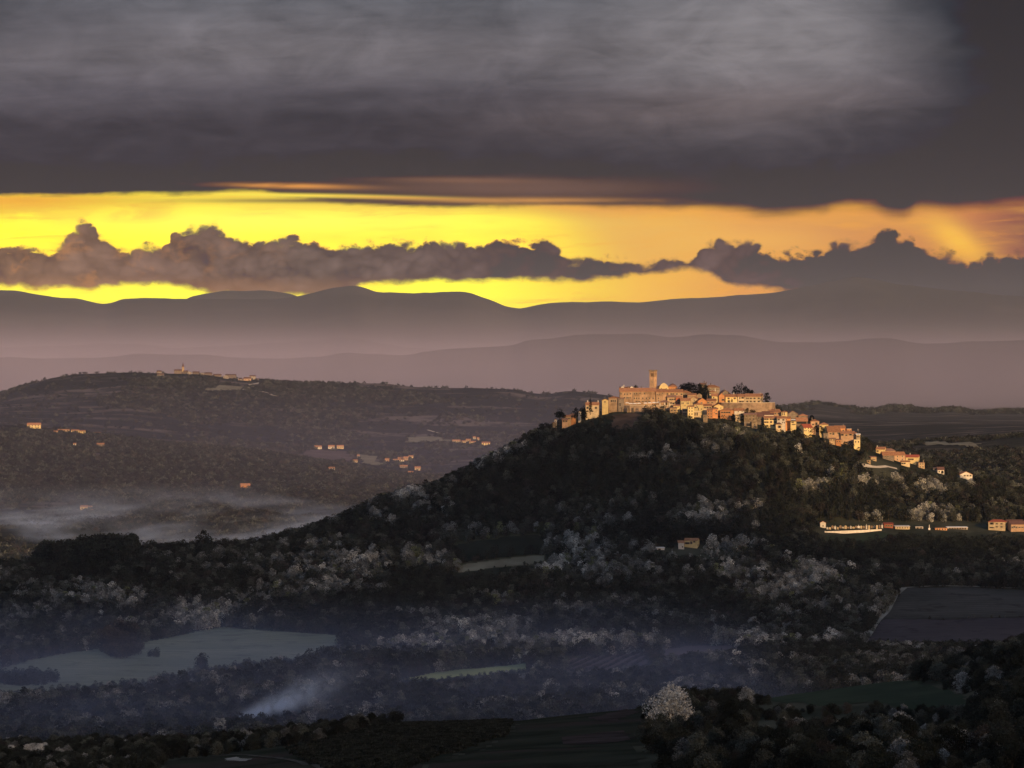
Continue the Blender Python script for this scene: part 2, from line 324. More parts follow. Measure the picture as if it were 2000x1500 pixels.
def vnoise(x, y, seed):
    xi, yi = np.floor(x).astype(np.int64), np.floor(y).astype(np.int64); fx, fy = x-xi, y-yi
    def h(a_, b_):
        n_ = (a_*374761393 + b_*668265263 + seed*1442695041) & 0xffffffff
        n_ = ((n_ ^ (n_ >> 13))*1274126177) & 0xffffffff
        return ((n_ ^ (n_ >> 16)) & 0xffff)/65535.0
    sx, sy = fx*fx*(3-2*fx), fy*fy*(3-2*fy)
    return (h(xi,yi)*(1-sx)+h(xi+1,yi)*sx)*(1-sy)+(h(xi,yi+1)*(1-sx)+h(xi+1,yi+1)*sx)*sy
def fbm(x, y, seed=1, oc=4):
    s_, a_, t_ = 0, 1.0, 0
    for i in range(oc): s_ = s_+a_*(vnoise(x*2**i, y*2**i, seed+i)-0.5); t_ += a_; a_ *= 0.5
    return s_/t_*2
def smooth1(a_, ax, r):
    k_ = np.exp(-0.5*(np.arange(-3*r, 3*r+1)/max(r, .5))**2); k_ /= k_.sum(); n_ = len(k_)//2
    pad = [(0, 0), (0, 0)]; pad[ax] = (n_, n_)
    b_ = np.pad(a_, pad, mode='edge')
    return np.apply_along_axis(lambda q: np.convolve(q, k_, 'valid'), ax, b_)
rd = np.array([r[0] for r in ROWS], float)
rz = np.array([[(HY-py)*K*r[0] for py in np.interp(SCOL, [q[0] for q in r[1]], [q[1] for q in r[1]])] for r in ROWS])
ZG = np.empty((len(DROW), len(SCOL)))
for j in range(len(SCOL)): ZG[:, j] = np.interp(DROW, rd, rz[:, j])
ZG = smooth1(smooth1(ZG, 1, 1), 0, 1)
XX = (SCOL[None, :]-1000)*K*DROW[:, None]; YY = np.repeat(DROW[:, None], len(SCOL), 1)
amp = np.interp(DROW, [30, 800, 2000, 3000, 3500, 3620, 3800, 5000, 9000, 13000, 20000, 42000, 49500], [.3, 2, 1.5, 2.5, 3.5, 0.8, 3, 8, 16, 9, 40, 34, 30])[:, None]
wl = np.interp(DROW, [30, 4000, 9000, 42000], [60, 90, 500, 1600])[:, None]
ZG = ZG + amp*np.where(YY > 16500, fbm(XX/wl, YY/(wl*4), 5, 3), fbm(XX/wl, YY/wl, 5, 5)) + np.interp(DROW, [15000, 20000], [0, 15])[:, None]*fbm(XX/330, YY/6000, 8, 4)
# erosion on the high slopes
ZG = ZG + np.interp(DROW, [5000, 7500, 9000, 13000, 22000, 38000, 41500, 42500, 49000], [0, 10, 8, 0, 20, 60, 22, 22, 10])[:, None]*fbm(XX/np.maximum(wl*0.5, 60), YY/(wl*np.where(YY > 16000, 7, 2)), 31, 3)
LD = np.arange(len(DROW)); LS = np.arange(len(SCOL))
def ground(px, d):
    """height (relative to the eye) of the terrain at photo column px and distance d"""
    i = np.clip(np.interp(d, DROW, LD), 0, len(DROW)-1.001); j = np.clip(np.interp(px, SCOL, LS), 0, len(SCOL)-1.001)
    i0, j0 = np.floor(i).astype(int), np.floor(j).astype(int); a_, b_ = i-i0, j-j0
    return (ZG[i0,j0]*(1-b_)+ZG[i0,j0+1]*b_)*(1-a_)+(ZG[i0+1,j0]*(1-b_)+ZG[i0+1,j0+1]*b_)*a_
def gpy(px, d): return HY - ground(px, d)/(K*d)
def hit(px, py, d0, d1):
    dd = np.arange(d0, d1, max(2.0, (d1-d0)/1500)); q = gpy(np.full_like(dd, px), dd)
    k_ = np.nonzero(q <= py)[0]
    return float(dd[k_[0]]) if len(k_) else float(dd[np.argmin(q)])
def W(px, py, d): return Vector(((px-1000)*K*d, d, CZ+(HY-py)*K*d))
# running skyline per column: what the picture can see
GP = HY - ZG/(K*DROW[:, None]); SKYL = np.minimum.accumulate(GP, axis=0)
def hidden(px, d, topy):
    i = np.clip(np.interp(d, DROW, LD)-1, 0, len(DROW)-1).astype(int); j = np.clip(np.interp(px, SCOL, LS), 0, len(SCOL)-1).astype(int)
    return topy > SKYL[i, j]
def grid_mesh(name, X, Y, Zz, m_, keep=None):
    nr, nc = X.shape
    vs = np.stack([X, Y, Zz], -1).reshape(-1, 3)
    idx = np.arange(nr*nc).reshape(nr, nc)
    q = np.stack([idx[:-1,:-1], idx[:-1,1:], idx[1:,1:], idx[1:,:-1]], -1).reshape(-1, 4)
    if keep is not None:
        q = q[keep.reshape(-1)]
        used = np.unique(q); remap = np.full(nr*nc, -1); remap[used] = np.arange(len(used)); vs = vs[used]; q = remap[q]
    me = bpy.data.meshes.new(name); me.vertices.add(len(vs)); me.vertices.foreach_set('co', vs.ravel().astype(np.float32))
    me.loops.add(q.size); me.loops.foreach_set('vertex_index', q.ravel().astype(np.int32))
    me.polygons.add(len(q)); me.polygons.foreach_set('loop_start', np.arange(0, q.size, 4, dtype=np.int32))
    me.polygons.foreach_set('use_smooth', np.ones(len(q), bool))
    me.update(calc_edges=True); me.materials.append(m_); return me
tag(link('terrain', grid_mesh('terrain', XX, YY, ZG+CZ, M_TERR)), kind='structure')

# ------------------------------------------------------------------ haze: one even body of air round everything
def box_mesh(name, a_, b_, m_):
    (x0,y0,z0),(x1,y1,z1) = a_, b_
    vs = [(x0,y0,z0),(x1,y0,z0),(x1,y1,z0),(x0,y1,z0),(x0,y0,z1),(x1,y0,z1),(x1,y1,z1),(x0,y1,z1)]
    return mesh(name, vs, [(0,3,2,1),(4,5,6,7),(0,1,5,4),(1,2,6,5),(2,3,7,6),(3,0,4,7)], m_)
def volmat(name, col, dens, aniso=0.0, build=None):
    m_ = bpy.data.materials.new(name); m_.use_nodes = True; nt = m_.node_tree; nt.nodes.clear(); s = NT(nt)
    pv = s.new('ShaderNodeVolumePrincipled'); o = s.new('ShaderNodeOutputMaterial'); nt.links.new(pv.outputs[0], o.inputs['Volume'])
    pv.inputs['Color'].default_value = (*col, 1); pv.inputs['Anisotropy'].default_value = aniso
    if build: s.put(pv.inputs['Density'], build(s))
    else: pv.inputs['Density'].default_value = dens
    return m_
M_HAZE = volmat('haze_air', (0.93, 0.95, 1.0), SIG, 0.15)
hz = link('haze', box_mesh('haze', (-45000, -600, -200), (45000, BOX_Y1, BOX_TOP), M_HAZE)); tag(hz, 'pale even haze over the whole landscape', 'haze', kind='stuff')

# ------------------------------------------------------------------ fields and paths: thin sheets laid on the terrain
def inpoly(px, py, poly):
    r = np.zeros(np.shape(px), bool); n_ = len(poly)
    for i in range(n_):
        (x0, y0), (x1, y1) = poly[i], poly[(i+1) % n_]
        if y0 == y1: continue
        c = ((y0 > py) != (y1 > py)) & (px < (x1-x0)*(py-y0)/(y1-y0)+x0); r ^= c
    return r
SHEETS = []
def field(name, poly, d0, d1, m_, lift=0.35, step=3.0):
    """poly in photo pixels, the near and far bounds of the search in metres"""
    pts = [(p, hit(p, q, d0, d1)) for p, q in poly]
    gp = [((p-1000)*K*d, d) for p, d in pts]
    xs = [g[0] for g in gp]; ys = [g[1] for g in gp]
    gx = np.arange(min(xs)-step, max(xs)+step, step); gy = np.arange(min(ys)-step, max(ys)+step, step)
    X, Y = np.meshgrid(gx, gy); P_ = 1000+X/(K*Y)
    wob = fbm(X/25, Y/25, 77, 3)*3.0
    c = inpoly((X[:-1,:-1]+X[1:,1:])/2+wob[:-1,:-1], (Y[:-1,:-1]+Y[1:,1:])/2+wob[1:,1:], gp)
    SHEETS.append((gp, min(xs), max(xs), min(ys), max(ys)))
    if not c.any(): print('EMPTY FIELD', name, poly[:2]); return None
    o = link(name, grid_mesh(name, X, Y, ground(P_, Y)+CZ+lift, m_, c)); tag(o, kind='structure'); return o
def ribbon(name, pts, wid, m_, lift=0.6, lab=None):
    """pts: photo px, py, near bound, far bound"""
    g = [((p-1000)*K*d, d) for p, d in [(p, hit(p, q, a_, b_)) for p, q, a_, b_ in pts]]
    P_ = []
    for (x0, y0), (x1, y1) in zip(g, g[1:]):
        n_ = max(2, int(math.hypot(x1-x0, y1-y0)/6))
        P_ += [(x0+(x1-x0)*i/n_, y0+(y1-y0)*i/n_) for i in range(n_)]
    P_.append(g[-1]); P_ = np.array(P_); T = np.gradient(P_, axis=0); T /= np.linalg.norm(T, axis=1)[:, None]+1e-9
    Nn = np.stack([-T[:,1], T[:,0]], 1)
    rows = [P_+Nn*wid*k_ for k_ in (-.5, -.17, .17, .5)]
    X = np.stack([r[:,0] for r in rows]); Y = np.stack([r[:,1] for r in rows])
    zz = ground(1000+X/(K*Y), Y)+CZ+lift
    o = link(name, grid_mesh(name, X.T, Y.T, zz.T, m_)); tag(o, kind='structure'); return o

M_DRY = spotty('dry_field', (0.14,0.12,0.08), (0.21,0.19,0.13), 0.03)
M_PALEF = spotty('spring_field', (0.12,0.14,0.09), (0.30,0.30,0.12), 0.006)
M_SOIL = spotty('ploughed_soil', (0.075,0.055,0.05), (0.11,0.082,0.075), 0.02)
def furrows(name, c1, c2, ang, per, c3):
    def f(s, b):
        p = wpos(s); mp = s.new('ShaderNodeMapping'); mp.inputs['Rotation'].default_value = (0, 0, math.radians(ang)); s.put(mp.inputs[0], p)
        wv = s.new('ShaderNodeTexWave', wave_type='BANDS', bands_direction='Y'); s.put(wv.inputs[0], mp.outputs[0]); wv.inputs['Scale'].default_value = 0.314/per
        wv.inputs['Distortion'].default_value = 1.2; wv.inputs['Detail'].default_value = 2; wv.inputs['Detail Scale'].default_value = 0.5
        c = s.mix(s.step(s.noise(p, 0.012, 5, 0.65), 0.35, 0.65), c1, c2); c = s.mix(s.mul(wv.outputs[1], 0.55), c, c3)
        return s.mix(s.step(s.noise(p, 0.05, 4, 0.7), 0.52, 0.7), c, tuple(x*0.6 for x in c1))
    return mat(name, f)
M_FALLOW = furrows('fallow_field', (0.042,0.042,0.036), (0.070,0.065,0.058), 3, 9, (0.030,0.030,0.026))
M_SOIL2 = furrows('ploughed_field', (0.050,0.043,0.046), (0.070,0.060,0.062), 3, 7, (0.034,0.030,0.030))
M_GRASS = furrows('meadow_grass', (0.125,0.132,0.085), (0.190,0.190,0.125), -8, 16, (0.105,0.118,0.080))
M_WORN = spotty('worn_track', (0.025,0.026,0.020), (0.07,0.066,0.055), 0.4)
M_TRACK = spotty('grass_track', (0.15,0.15,0.125), (0.26,0.25,0.21), 0.05)
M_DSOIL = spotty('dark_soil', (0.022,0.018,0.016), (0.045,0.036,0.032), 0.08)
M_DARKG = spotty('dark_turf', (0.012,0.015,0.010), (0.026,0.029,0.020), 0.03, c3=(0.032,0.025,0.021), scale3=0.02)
M_GREENF = spotty('green_turf', (0.022,0.031,0.020), (0.034,0.045,0.028), 0.03)
M_BARE = spotty('bare_slope', (0.055,0.038,0.028), (0.10,0.068,0.05), 0.06)
M_GRAVEL = spotty('pale_gravel', (0.42,0.36,0.28), (0.55,0.48,0.38), 0.1)
field('field', [(-60,1325),(0,1308),(60,1290),(130,1277),(210,1264),(275,1256),(330,1246),(400,1231),(440,1223),(500,1231),(570,1236),(640,1240),(678,1246),
      (655,1268),(620,1285),(560,1292),(480,1302),(400,1314),(330,1326),(270,1336),(200,1346),(100,1354),(20,1362),(-60,1352)], 2000, 3300, M_GRASS)
field('field', [(780,1330),(850,1315),(900,1308),(1030,1296),(1032,1310),(960,1318),(860,1328)], 2000, 3200, M_PALEF)
field('field', [(1078,1290),(1180,1282),(1252,1274),(1275,1298),(1190,1310),(1110,1313)], 2000, 3200, M_SOIL)
field('field', [(1290,1270),(1350,1262),(1440,1262),(1440,1275),(1340,1283),(1290,1288)], 2000, 3200, M_SOIL)
field('field', [(900,1104),(1060,1084),(1066,1096),(1040,1103),(895,1119)], 3000, 3500, M_DRY)
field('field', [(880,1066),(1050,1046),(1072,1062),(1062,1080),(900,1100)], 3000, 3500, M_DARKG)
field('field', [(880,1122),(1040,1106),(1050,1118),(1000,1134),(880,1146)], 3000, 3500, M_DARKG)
field('field', [(1764,1150),(1900,1148),(2100,1152),(2100,1206),(1900,1208),(1722,1210)], 2900, 3450, M_FALLOW)
field('field', [(1722,1211),(1900,1209),(2100,1207),(2100,1258),(1900,1256),(1690,1254)], 2900, 3450, M_SOIL2)
ribbon('path', [(1762,1149,2900,3450),(1744,1165,2900,3450),(1728,1195,2900,3450),(1705,1220,2900,3450),(1690,1245,2900,3450)], 8, M_TRACK)
ribbon('path', [(345,1484,850,1350),(410,1478,850,1350),(480,1476,850,1350),(540,1482,850,1350),(590,1492,850,1350),(630,1505,850,1350)], 1.6, M_WORN, .3)
field('field', [(440,1483),(462,1480),(490,1484),(480,1488),(448,1487)], 850, 1350, M_TRACK, .25, .8)
ribbon('path', [(1762,1149,2900,3450),(1820,1146,2900,3450),(1900,1147,2900,3450),(1990,1150,2900,3450)], 4.5, M_TRACK)
field('field', [(1480,1368),(1540,1352),(1640,1340),(1750,1331),(1810,1338),(1890,1362),(1895,1386),(1780,1386),(1700,1372),(1600,1380)], 850, 1400, M_GREENF, 0.15, 1.5)
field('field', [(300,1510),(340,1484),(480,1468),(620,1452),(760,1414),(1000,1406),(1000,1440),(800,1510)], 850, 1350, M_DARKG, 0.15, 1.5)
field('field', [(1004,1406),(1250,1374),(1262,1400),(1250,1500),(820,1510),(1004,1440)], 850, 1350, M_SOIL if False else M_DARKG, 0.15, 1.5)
field('field', [(1100,1442),(1180,1432),(1228,1428),(1232,1446),(1150,1456),(1100,1456)], 850, 1350, M_DSOIL, 0.3, 1.5)
field('field', [(1150,1404),(1230,1386),(1250,1392),(1200,1412)], 850, 1350, M_DSOIL, 0.3, 1.5)
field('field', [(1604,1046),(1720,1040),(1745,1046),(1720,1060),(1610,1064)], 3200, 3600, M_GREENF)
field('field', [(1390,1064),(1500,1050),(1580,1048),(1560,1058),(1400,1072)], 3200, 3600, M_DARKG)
field('field', [(1196,812),(1240,808),(1262,812),(1255,828),(1220,846),(1196,850)], 3400, 3640, M_BARE, 0.4, 2)
field('field', [(590,1216),(612,1206),(632,1212),(625,1224),(598,1226)], 2900, 3300, M_BARE, 0.6, 2)
field('field', [(1803,864),(1850,865),(1915,871),(1912,876),(1850,871),(1805,869)], 4600, 6100, M_DRY, 1.2, 8)
ribbon('road', [(1556,1068,3200,3600),(1570,1060,3200,3600),(1582,1053,3200,3600),(1592,1049,3200,3600)], 5, M_GRAVEL)
ribbon('road', [(1684,910,3550,3850),(1700,912,3550,3850),(1715,914,3550,3850),(1732,912,3550,3850),(1752,917,3550,3850)], 4, M_GRAVEL)
ribbon('road', [(1956,982,3550,3900),(1964,972,3550,3900),(1984,966,3550,3900)], 4, M_GRAVEL)
ribbon('road', [(508,749,12000,13300),(500,751,12000,13300),(488,753,12000,13300),(492,757,12000,13300),(484,759,12000,13300),(476,763,12000,13300)], 10, M_GRAVEL, 3)
ribbon('road', [(508,766,12000,13300),(520,768,12000,13300),(530,773,12000,13300),(542,776,12000,13300)], 10, M_GRAVEL, 3)
ribbon('road', [(631,881,9700,13000),(640,884,9700,13000),(652,891,9700,13000),(645,896,9700,13000)], 6, M_GRAVEL, 2)
ribbon('road', [(835,841,9700,13000),(852,846,9700,13000),(868,849,9700,13000)], 7, M_GRAVEL, 2)
field('field', [(795,856),(850,854),(870,860),(880,864),(800,866)], 9700, 13000, M_DRY, 3, 25)
field('field', [(400,764),(430,754),(470,757),(480,762),(440,765)], 11000, 13200, M_DRY, 3, 25)
field('field', [(600,880),(680,884),(690,900),(600,898)], 9700, 13000, M_SOIL, 3, 25)
field('field', [(700,890),(742,893),(740,912),(705,906)], 9700, 13000, M_DRY, 3, 25)

# ------------------------------------------------------------------ building materials
def wallmat(name, c, stain=0.25, sc=0.35, blocks=False):
    def f(s, b):
        p = s.new('ShaderNodeTexCoord').outputs['Object']; oi = s.new('ShaderNodeObjectInfo')
        n_ = s.noise(p, sc, 5, 0.65); n2 = s.noise(p, 2.2, 3, 0.6)
        d_ = tuple(x*(1-stain) for x in c); l_ = tuple(min(1, x*(1+stain*0.5)) for x in c)
        col = s.mix(s.step(n_, 0.32, 0.68), d_, l_)
        col = s.mix(s.mul(s.step(n2, 0.5, 0.75), stain), col, tuple(x*0.6 for x in c))
        if blocks:
            br = s.new('ShaderNodeTexBrick'); mp = s.new('ShaderNodeMapping'); mp.inputs['Rotation'].default_value = (math.pi/2, 0, 0)
            s.put(mp.inputs[0], p); s.put(br.inputs[0], mp.outputs[0]); br.inputs['Scale'].default_value = 1.0
            for i, v_ in ((1, 1.0), (2, 0.8), (3, 0.55)): br.inputs[i].default_value = (v_, v_, v_, 1)
            br.inputs['Brick Width'].default_value = 0.9; br.inputs['Row Height'].default_value = 0.4; br.inputs['Mortar Size'].default_value = 0.03
            col = s.mix(0.8, col, br.outputs[0], 'MULTIPLY')
        v_ = s.rng(oi.outputs['Random'], 0, 1, 0.72, 1.12)
        return s.mix(1.0, col, s.vec(v_, v_, v_), 'MULTIPLY')
    return mat('wall_'+name, f, 0.9)
WM = {'dimwhite': wallmat('dimwhite', (0.34,0.30,0.27)), 'dimtan': wallmat('dimtan', (0.20,0.16,0.14)), 'cream': wallmat('cream', (0.66,0.52,0.33)), 'yellow': wallmat('yellow', (0.76,0.60,0.30), 0.15), 'white': wallmat('white', (0.74,0.68,0.60), 0.15),
      'orange': wallmat('orange', (0.62,0.30,0.14), 0.18), 'pink': wallmat('pink', (0.56,0.37,0.24), 0.22), 'red': wallmat('red', (0.48,0.16,0.09), 0.2),
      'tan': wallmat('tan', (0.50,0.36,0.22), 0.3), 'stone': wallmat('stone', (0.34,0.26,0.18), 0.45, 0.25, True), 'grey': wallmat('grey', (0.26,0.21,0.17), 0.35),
      'palestone': wallmat('palestone', (0.45,0.32,0.22), 0.4, 0.2, True), 'patched': wallmat('patched', (0.55,0.36,0.225), 0.5, 0.14)}
def tiles(name, c, dark):
    def f(s, b):
        p = s.new('ShaderNodeTexCoord').outputs['Object']; oi = s.new('ShaderNodeObjectInfo')
        wv = s.new('ShaderNodeTexWave', wave_type='BANDS', bands_direction='X'); s.put(wv.inputs[0], p); wv.inputs['Scale'].default_value = 1.2
        wv.inputs['Distortion'].default_value = 0.6
        col = s.mix(s.step(s.noise(p, 0.7, 5, 0.7), 0.3, 0.7), dark, c)
        col = s.mix(s.mul(wv.outputs[1], 0.35), col, dark)
        v_ = s.rng(oi.outputs['Random'], 0, 1, 0.75, 1.15)
        return s.mix(1.0, col, s.vec(v_, v_, v_), 'MULTIPLY')
    return mat('roof_'+name, f, 0.85)
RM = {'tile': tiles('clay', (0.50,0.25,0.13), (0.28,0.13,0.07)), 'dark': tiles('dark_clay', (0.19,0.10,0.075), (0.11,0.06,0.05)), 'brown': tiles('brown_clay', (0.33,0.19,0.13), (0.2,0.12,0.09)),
      'redtile': tiles('red_clay', (0.46,0.13,0.08), (0.30,0.08,0.05))}
M_GLASS = mat('window_dark', lambda s, b: (0.02, 0.018, 0.016), 0.25)
M_SILL = mat('stone_trim', lambda s, b: (0.50, 0.42, 0.32), 0.9)
M_SHADEIN = mat('opening_shade', lambda s, b: (0.015, 0.013, 0.012), 0.9)
M_CANVAS = mat('white_canvas', lambda s, b: (0.85, 0.82, 0.76), 0.8)
M_METAL = mat('grey_metal', lambda s, b: (0.25, 0.24, 0.23), 0.5)
M_SHUT = mat('brown_shutter', lambda s, b: (0.16, 0.09, 0.05), 0.8)

def boxv(x0, x1, y0, y1, z0, z1):
    vs = [(x0,y0,z0),(x1,y0,z0),(x1,y1,z0),(x0,y1,z0),(x0,y0,z1),(x1,y0,z1),(x1,y1,z1),(x0,y1,z1)]
    return vs, [(0,3,2,1),(4,5,6,7),(0,1,5,4),(1,2,6,5),(2,3,7,6),(3,0,4,7)]
def join(parts):
    V, F, MI = [], [], []
    for i, (vs, fs, *m_) in enumerate(parts):
        o = len(V); V += list(vs); F += [tuple(k+o for k in f) for f in fs]; MI += [(m_[0] if m_ else 0)]*len(fs)
    return V, F, MI
def cyl(cx, cy, z0, z1, r0, r1=None, n=10):
    r1 = r0 if r1 is None else r1
    vs = [(cx+r0*math.cos(2*math.pi*i/n), cy+r0*math.sin(2*math.pi*i/n), z0) for i in range(n)] + \
         [(cx+r1*math.cos(2*math.pi*i/n), cy+r1*math.sin(2*math.pi*i/n), z1) for i in range(n)]
    fs = [(i, (i+1) % n, n+(i+1) % n, n+i) for i in range(n)] + [tuple(range(n))[::-1], tuple(range(n, 2*n))]
    return vs, fs
WCACHE = {}
def window_mesh(w_, h_, arched=False):
    key = (round(w_, 1), round(h_, 1), arched)
    if key not in WCACHE:
        w2 = w_/2
        if arched:
            pr = [(-w2,0),(w2,0),(w2,h_-w2)] + [(w2*math.cos(a_), h_-w2+w2*math.sin(a_)) for a_ in np.linspace(0.4, math.pi-0.4, 5)] + [(-w2,h_-w2)]
        else: pr = [(-w2,0),(w2,0),(w2,h_),(-w2,h_)]
        n_ = len(pr)
        vs = [(x, -0.03, z) for x, z in pr] + [(x, 0.10, z) for x, z in pr]
        fs = [tuple(range(n_))] + [(i, n_+i, n_+(i+1) % n_, (i+1) % n_) for i in range(n_)]
        P_ = [(vs, fs, 0)]
        P_.append((*boxv(-w2-.12, w2+.12, -0.14, 0.05, -0.18, -0.02), 1))
        P_.append((*boxv(-w2-.12, -w2-.01, -0.08, 0.05, -0.02, h_*0.98), 1)); P_.append((*boxv(w2+.01, w2+.12, -0.08, 0.05, -0.02, h_*0.98), 1))
        P_.append((*boxv(-w2-.12, w2+.12, -0.10, 0.05, h_, h_+0.14), 1))
        if not arched and w_ > 0.8:     # open shutters
            P_.append((*boxv(-w2-.55, -w2-.14, -0.07, 0.02, 0, h_), 2)); P_.append((*boxv(w2+.14, w2+.55, -0.07, 0.02, 0, h_), 2))
        V, F, MI = join(P_); WCACHE[key] = mesh('window', V, F, [M_GLASS, M_SILL, M_SHUT], MI)
    return WCACHE[key]
def prism(profile, a0, a1, axis):
    """closed profile (h, z) extruded from a0 to a1; axis 'x' means the profile lies in y-z"""
    n_ = len(profile)
    f = (lambda h, z, q: (q, h, z)) if axis == 'x' else (lambda h, z, q: (h, q, z))
    vs = [f(h, z, a0) for h, z in profile] + [f(h, z, a1) for h, z in profile]
    fs = [tuple(range(n_))[::-1], tuple(range(n_, 2*n_))] + [(i, (i+1) % n_, n_+(i+1) % n_, n_+i) for i in range(n_)]
    return vs, fs
HB = []   # footprints, used to keep trees off walls
def house(label, x0, x1, ye, yb, d, dep=9.0, roof='x', rh=None, rot=0.0, wall='cream', rm='tile', win=None, chim=(), side=None,
          group=None, name='house', cat='house', wh=1.3, ww=0.95, wins=(), arched=False, drop=2.0, over=0.45, hip=0.35):
    cx = (x0+x1)/2
    for _ in range(160):       # keep the foot of the front wall above the ground
        mpp = K*d; g_ = max(float(ground(np.array(q), np.array(float(d)))) for q in (x0, cx, x1))
        if g_-(HY-yb)*mpp < 1.2 or d < 1500: break
        d -= 3
    w_ = (x1-x0)*mpp
    HB.append((x0, x1, ye, yb, d, dep))
    base = CZ+(HY-yb)*mpp; eave = CZ+(HY-ye)*mpp; H = eave-base
    gz = min(float(ground(np.array(x0), np.array(float(d)))), float(ground(np.array(x1), np.array(float(d)))))+CZ
    lo = min(0.0, gz-base)-drop
    if gz-base > 3: print('BURIED', label, round(gz-base, 1))
    if rh is None: rh = {'x': dep*0.20, 'g': w_*0.20, 'h': min(w_, dep)*0.22, 'p': min(w_, dep)*0.2, 's': dep*0.12, 'f': 0.5}[roof]
    X0 = (cx-1000)*mpp
    root = empty(name, (X0, d, base), math.radians(rot)); tag(root, label, cat, group)
    wp = [(*boxv(-w_/2, w_/2, 0, dep, lo, H), 0)]
    if roof == 'x': wp.append((*prism([(0.02,H),(dep-.02,H),(dep/2,H+rh-.05)], -w_/2+.002, w_/2-.002, 'x'), 0))
    if roof == 'g': wp.append((*prism([(-w_/2+.02,H),(w_/2-.02,H),(0,H+rh-.05)], .002, dep-.002, 'y'), 0))
    if roof == 's': wp.append((*prism([(0.02,H),(dep-.02,H),(dep-.02,H+rh)], -w_/2+.002, w_/2-.002, 'x'), 0))
    V, F, MI = join(wp); link('wall', mesh('wall', V, F, WM[wall]), root)
    o, tk = over, 0.25
    if roof == 'x':
        k_ = rh/(dep/2); pr = [(-o,H-k_*o),(dep/2,H+rh),(dep+o,H-k_*o),(dep+o,H-k_*o+tk),(dep/2,H+rh+tk),(-o,H-k_*o+tk)]
        R_ = prism(pr, -w_/2-o, w_/2+o, 'x')
    elif roof == 'g':
        k_ = rh/(w_/2); pr = [(-w_/2-o,H-k_*o),(0,H+rh),(w_/2+o,H-k_*o),(w_/2+o,H-k_*o+tk),(0,H+rh+tk),(-w_/2-o,H-k_*o+tk)]
        R_ = prism(pr, -o, dep+o, 'y')
    elif roof == 's':
        k_ = rh/dep; R_ = prism([(-o,H-k_*o),(dep+o,H+rh+k_*o),(dep+o,H+rh+k_*o+tk),(-o,H-k_*o+tk)], -w_/2-o, w_/2+o, 'x')
    elif roof == 'f':
        R_ = boxv(-w_/2-.15, w_/2+.15, -.15, dep+.15, H+.002, H+rh)
    else:
        hx = w_/2*(0 if roof == 'p' else max(0, 1-hip*2*dep/max(w_, .1)*0.8)); hx = max(hx, 0.02)
        if roof == 'h' and w_ < dep: hx = 0.02
        vs = [(-w_/2-o,-o,H),(w_/2+o,-o,H),(w_/2+o,dep+o,H),(-w_/2-o,dep+o,H),(-w_/2-o,-o,H+.2),(w_/2+o,-o,H+.2),(w_/2+o,dep+o,H+.2),(-w_/2-o,dep+o,H+.2),
              (-hx,dep/2,H+rh+.2),(hx,dep/2,H+rh+.2)]
        R_ = (vs, [(0,3,2,1),(0,1,5,4),(1,2,6,5),(2,3,7,6),(3,0,4,7),(4,5,9,8),(5,6,9),(6,7,8,9),(7,4,8)])
    ro = link('roof', mesh('roof', *R_, RM[rm] if rm in RM else WM[rm]), root)
    for c_ in chim:
        fx, ch = c_ if isinstance(c_, tuple) else (c_, 1.6)
        cv = join([(*boxv(-.35, .35, -.35, .35, -1.0, ch), 0), (*boxv(-.5, .5, -.5, .5, ch, ch+.18), 0)])
        co = link('chimney', mesh('chimney', cv[0], cv[1], WM['white'] if wall in ('white','yellow','cream') else WM['grey']), ro)
        co.location = (fx*w_, dep/2, H+rh)
    spots = []
    if win:
        nc, nr = win; fh = H/nr
        for r in range(nr):
            for c_ in range(nc):
                h_ = min(wh, fh*0.62)
                spots.append(((c_+.5)/nc*w_*0.9-w_*0.45, r*fh+fh*0.55-h_/2+0.1, ww, h_))
    for q in wins:
        px, py = q[:2]; a_, b_ = (q[2], q[3]) if len(q) > 2 else (ww, wh)
        spots.append(((px-cx)*mpp, (yb-py)*mpp-b_/2, a_, b_))
    for x, z, a_, b_ in spots:
        wo = link('window', window_mesh(a_, b_, arched), root); wo.location = (x, 0, z)
    if side:
        nc, nr, sgn = side; fh = H/nr
        for r in range(nr):
            for c_ in range(nc):
                wo = link('window', window_mesh(ww, min(wh, fh*.62)), root); wo.location = (sgn*w_/2, (c_+.5)/nc*dep, r*fh+fh*.3)
                wo.rotation_euler = (0, 0, sgn*math.pi/2)
    return root

# ---- the walled hill town
T = 'houses of the hill town'
def hs(*a_, **k_):
    k_.setdefault('group', T); return house(*a_, **k_)
hotel = hs('long pale stone palace under one red roof beside the bell tower', 1210.4, 1281, 764.5, 793, 3664, 14, 'x', 3.0, 0, 'patched', 'tile', name='palace', cat='palace', ww=0.8, wh=1.5,
   wins=[(1213,769),(1220,770),(1225,770),(1231,769),(1239,769),(1243.5,769),(1250,768.5),(1258.5,768.5),(1220,777),(1224.5,777),(1226.8,777),(1230.5,777),(1239,778),(1243.5,778),(1248,778),
         (1255.5,778),(1262.5,778),(1269,778),(1275.5,778),(1243.5,784,1.3,.8),(1248.5,784,1.3,.8),(1255.5,784,1.3,.8),(1262,784,1.3,.8),(1268,784,1.3,.8)], chim=[(-.25,1.4),(.1,1.2)])
gv = link('drainpipe', mesh('drainpipe', *cyl(0, 0, 0, 13.0, 0.18), M_METAL), hotel); gv.location = ((1236.6-1245.7)*K*3664, -0.25, 0)
hs('narrow stained stone house joined to the right end of the long palace', 1281.4, 1301.5, 765.5, 793, 3663, 12, 'x', 2.6, 0, 'patched', 'tile', ww=.7, wh=1.0, wins=[(1284,770),(1288,770),(1294,768),(1286,778,.7,1.5),(1286,783)])
gb = hs('small white double-gabled house rising behind the left end of the long palace', 1211, 1237, 759.5, 768, 3680, 8, 'x', 1.8, 0, 'white', 'dark', chim=[(-.2,1.8)])
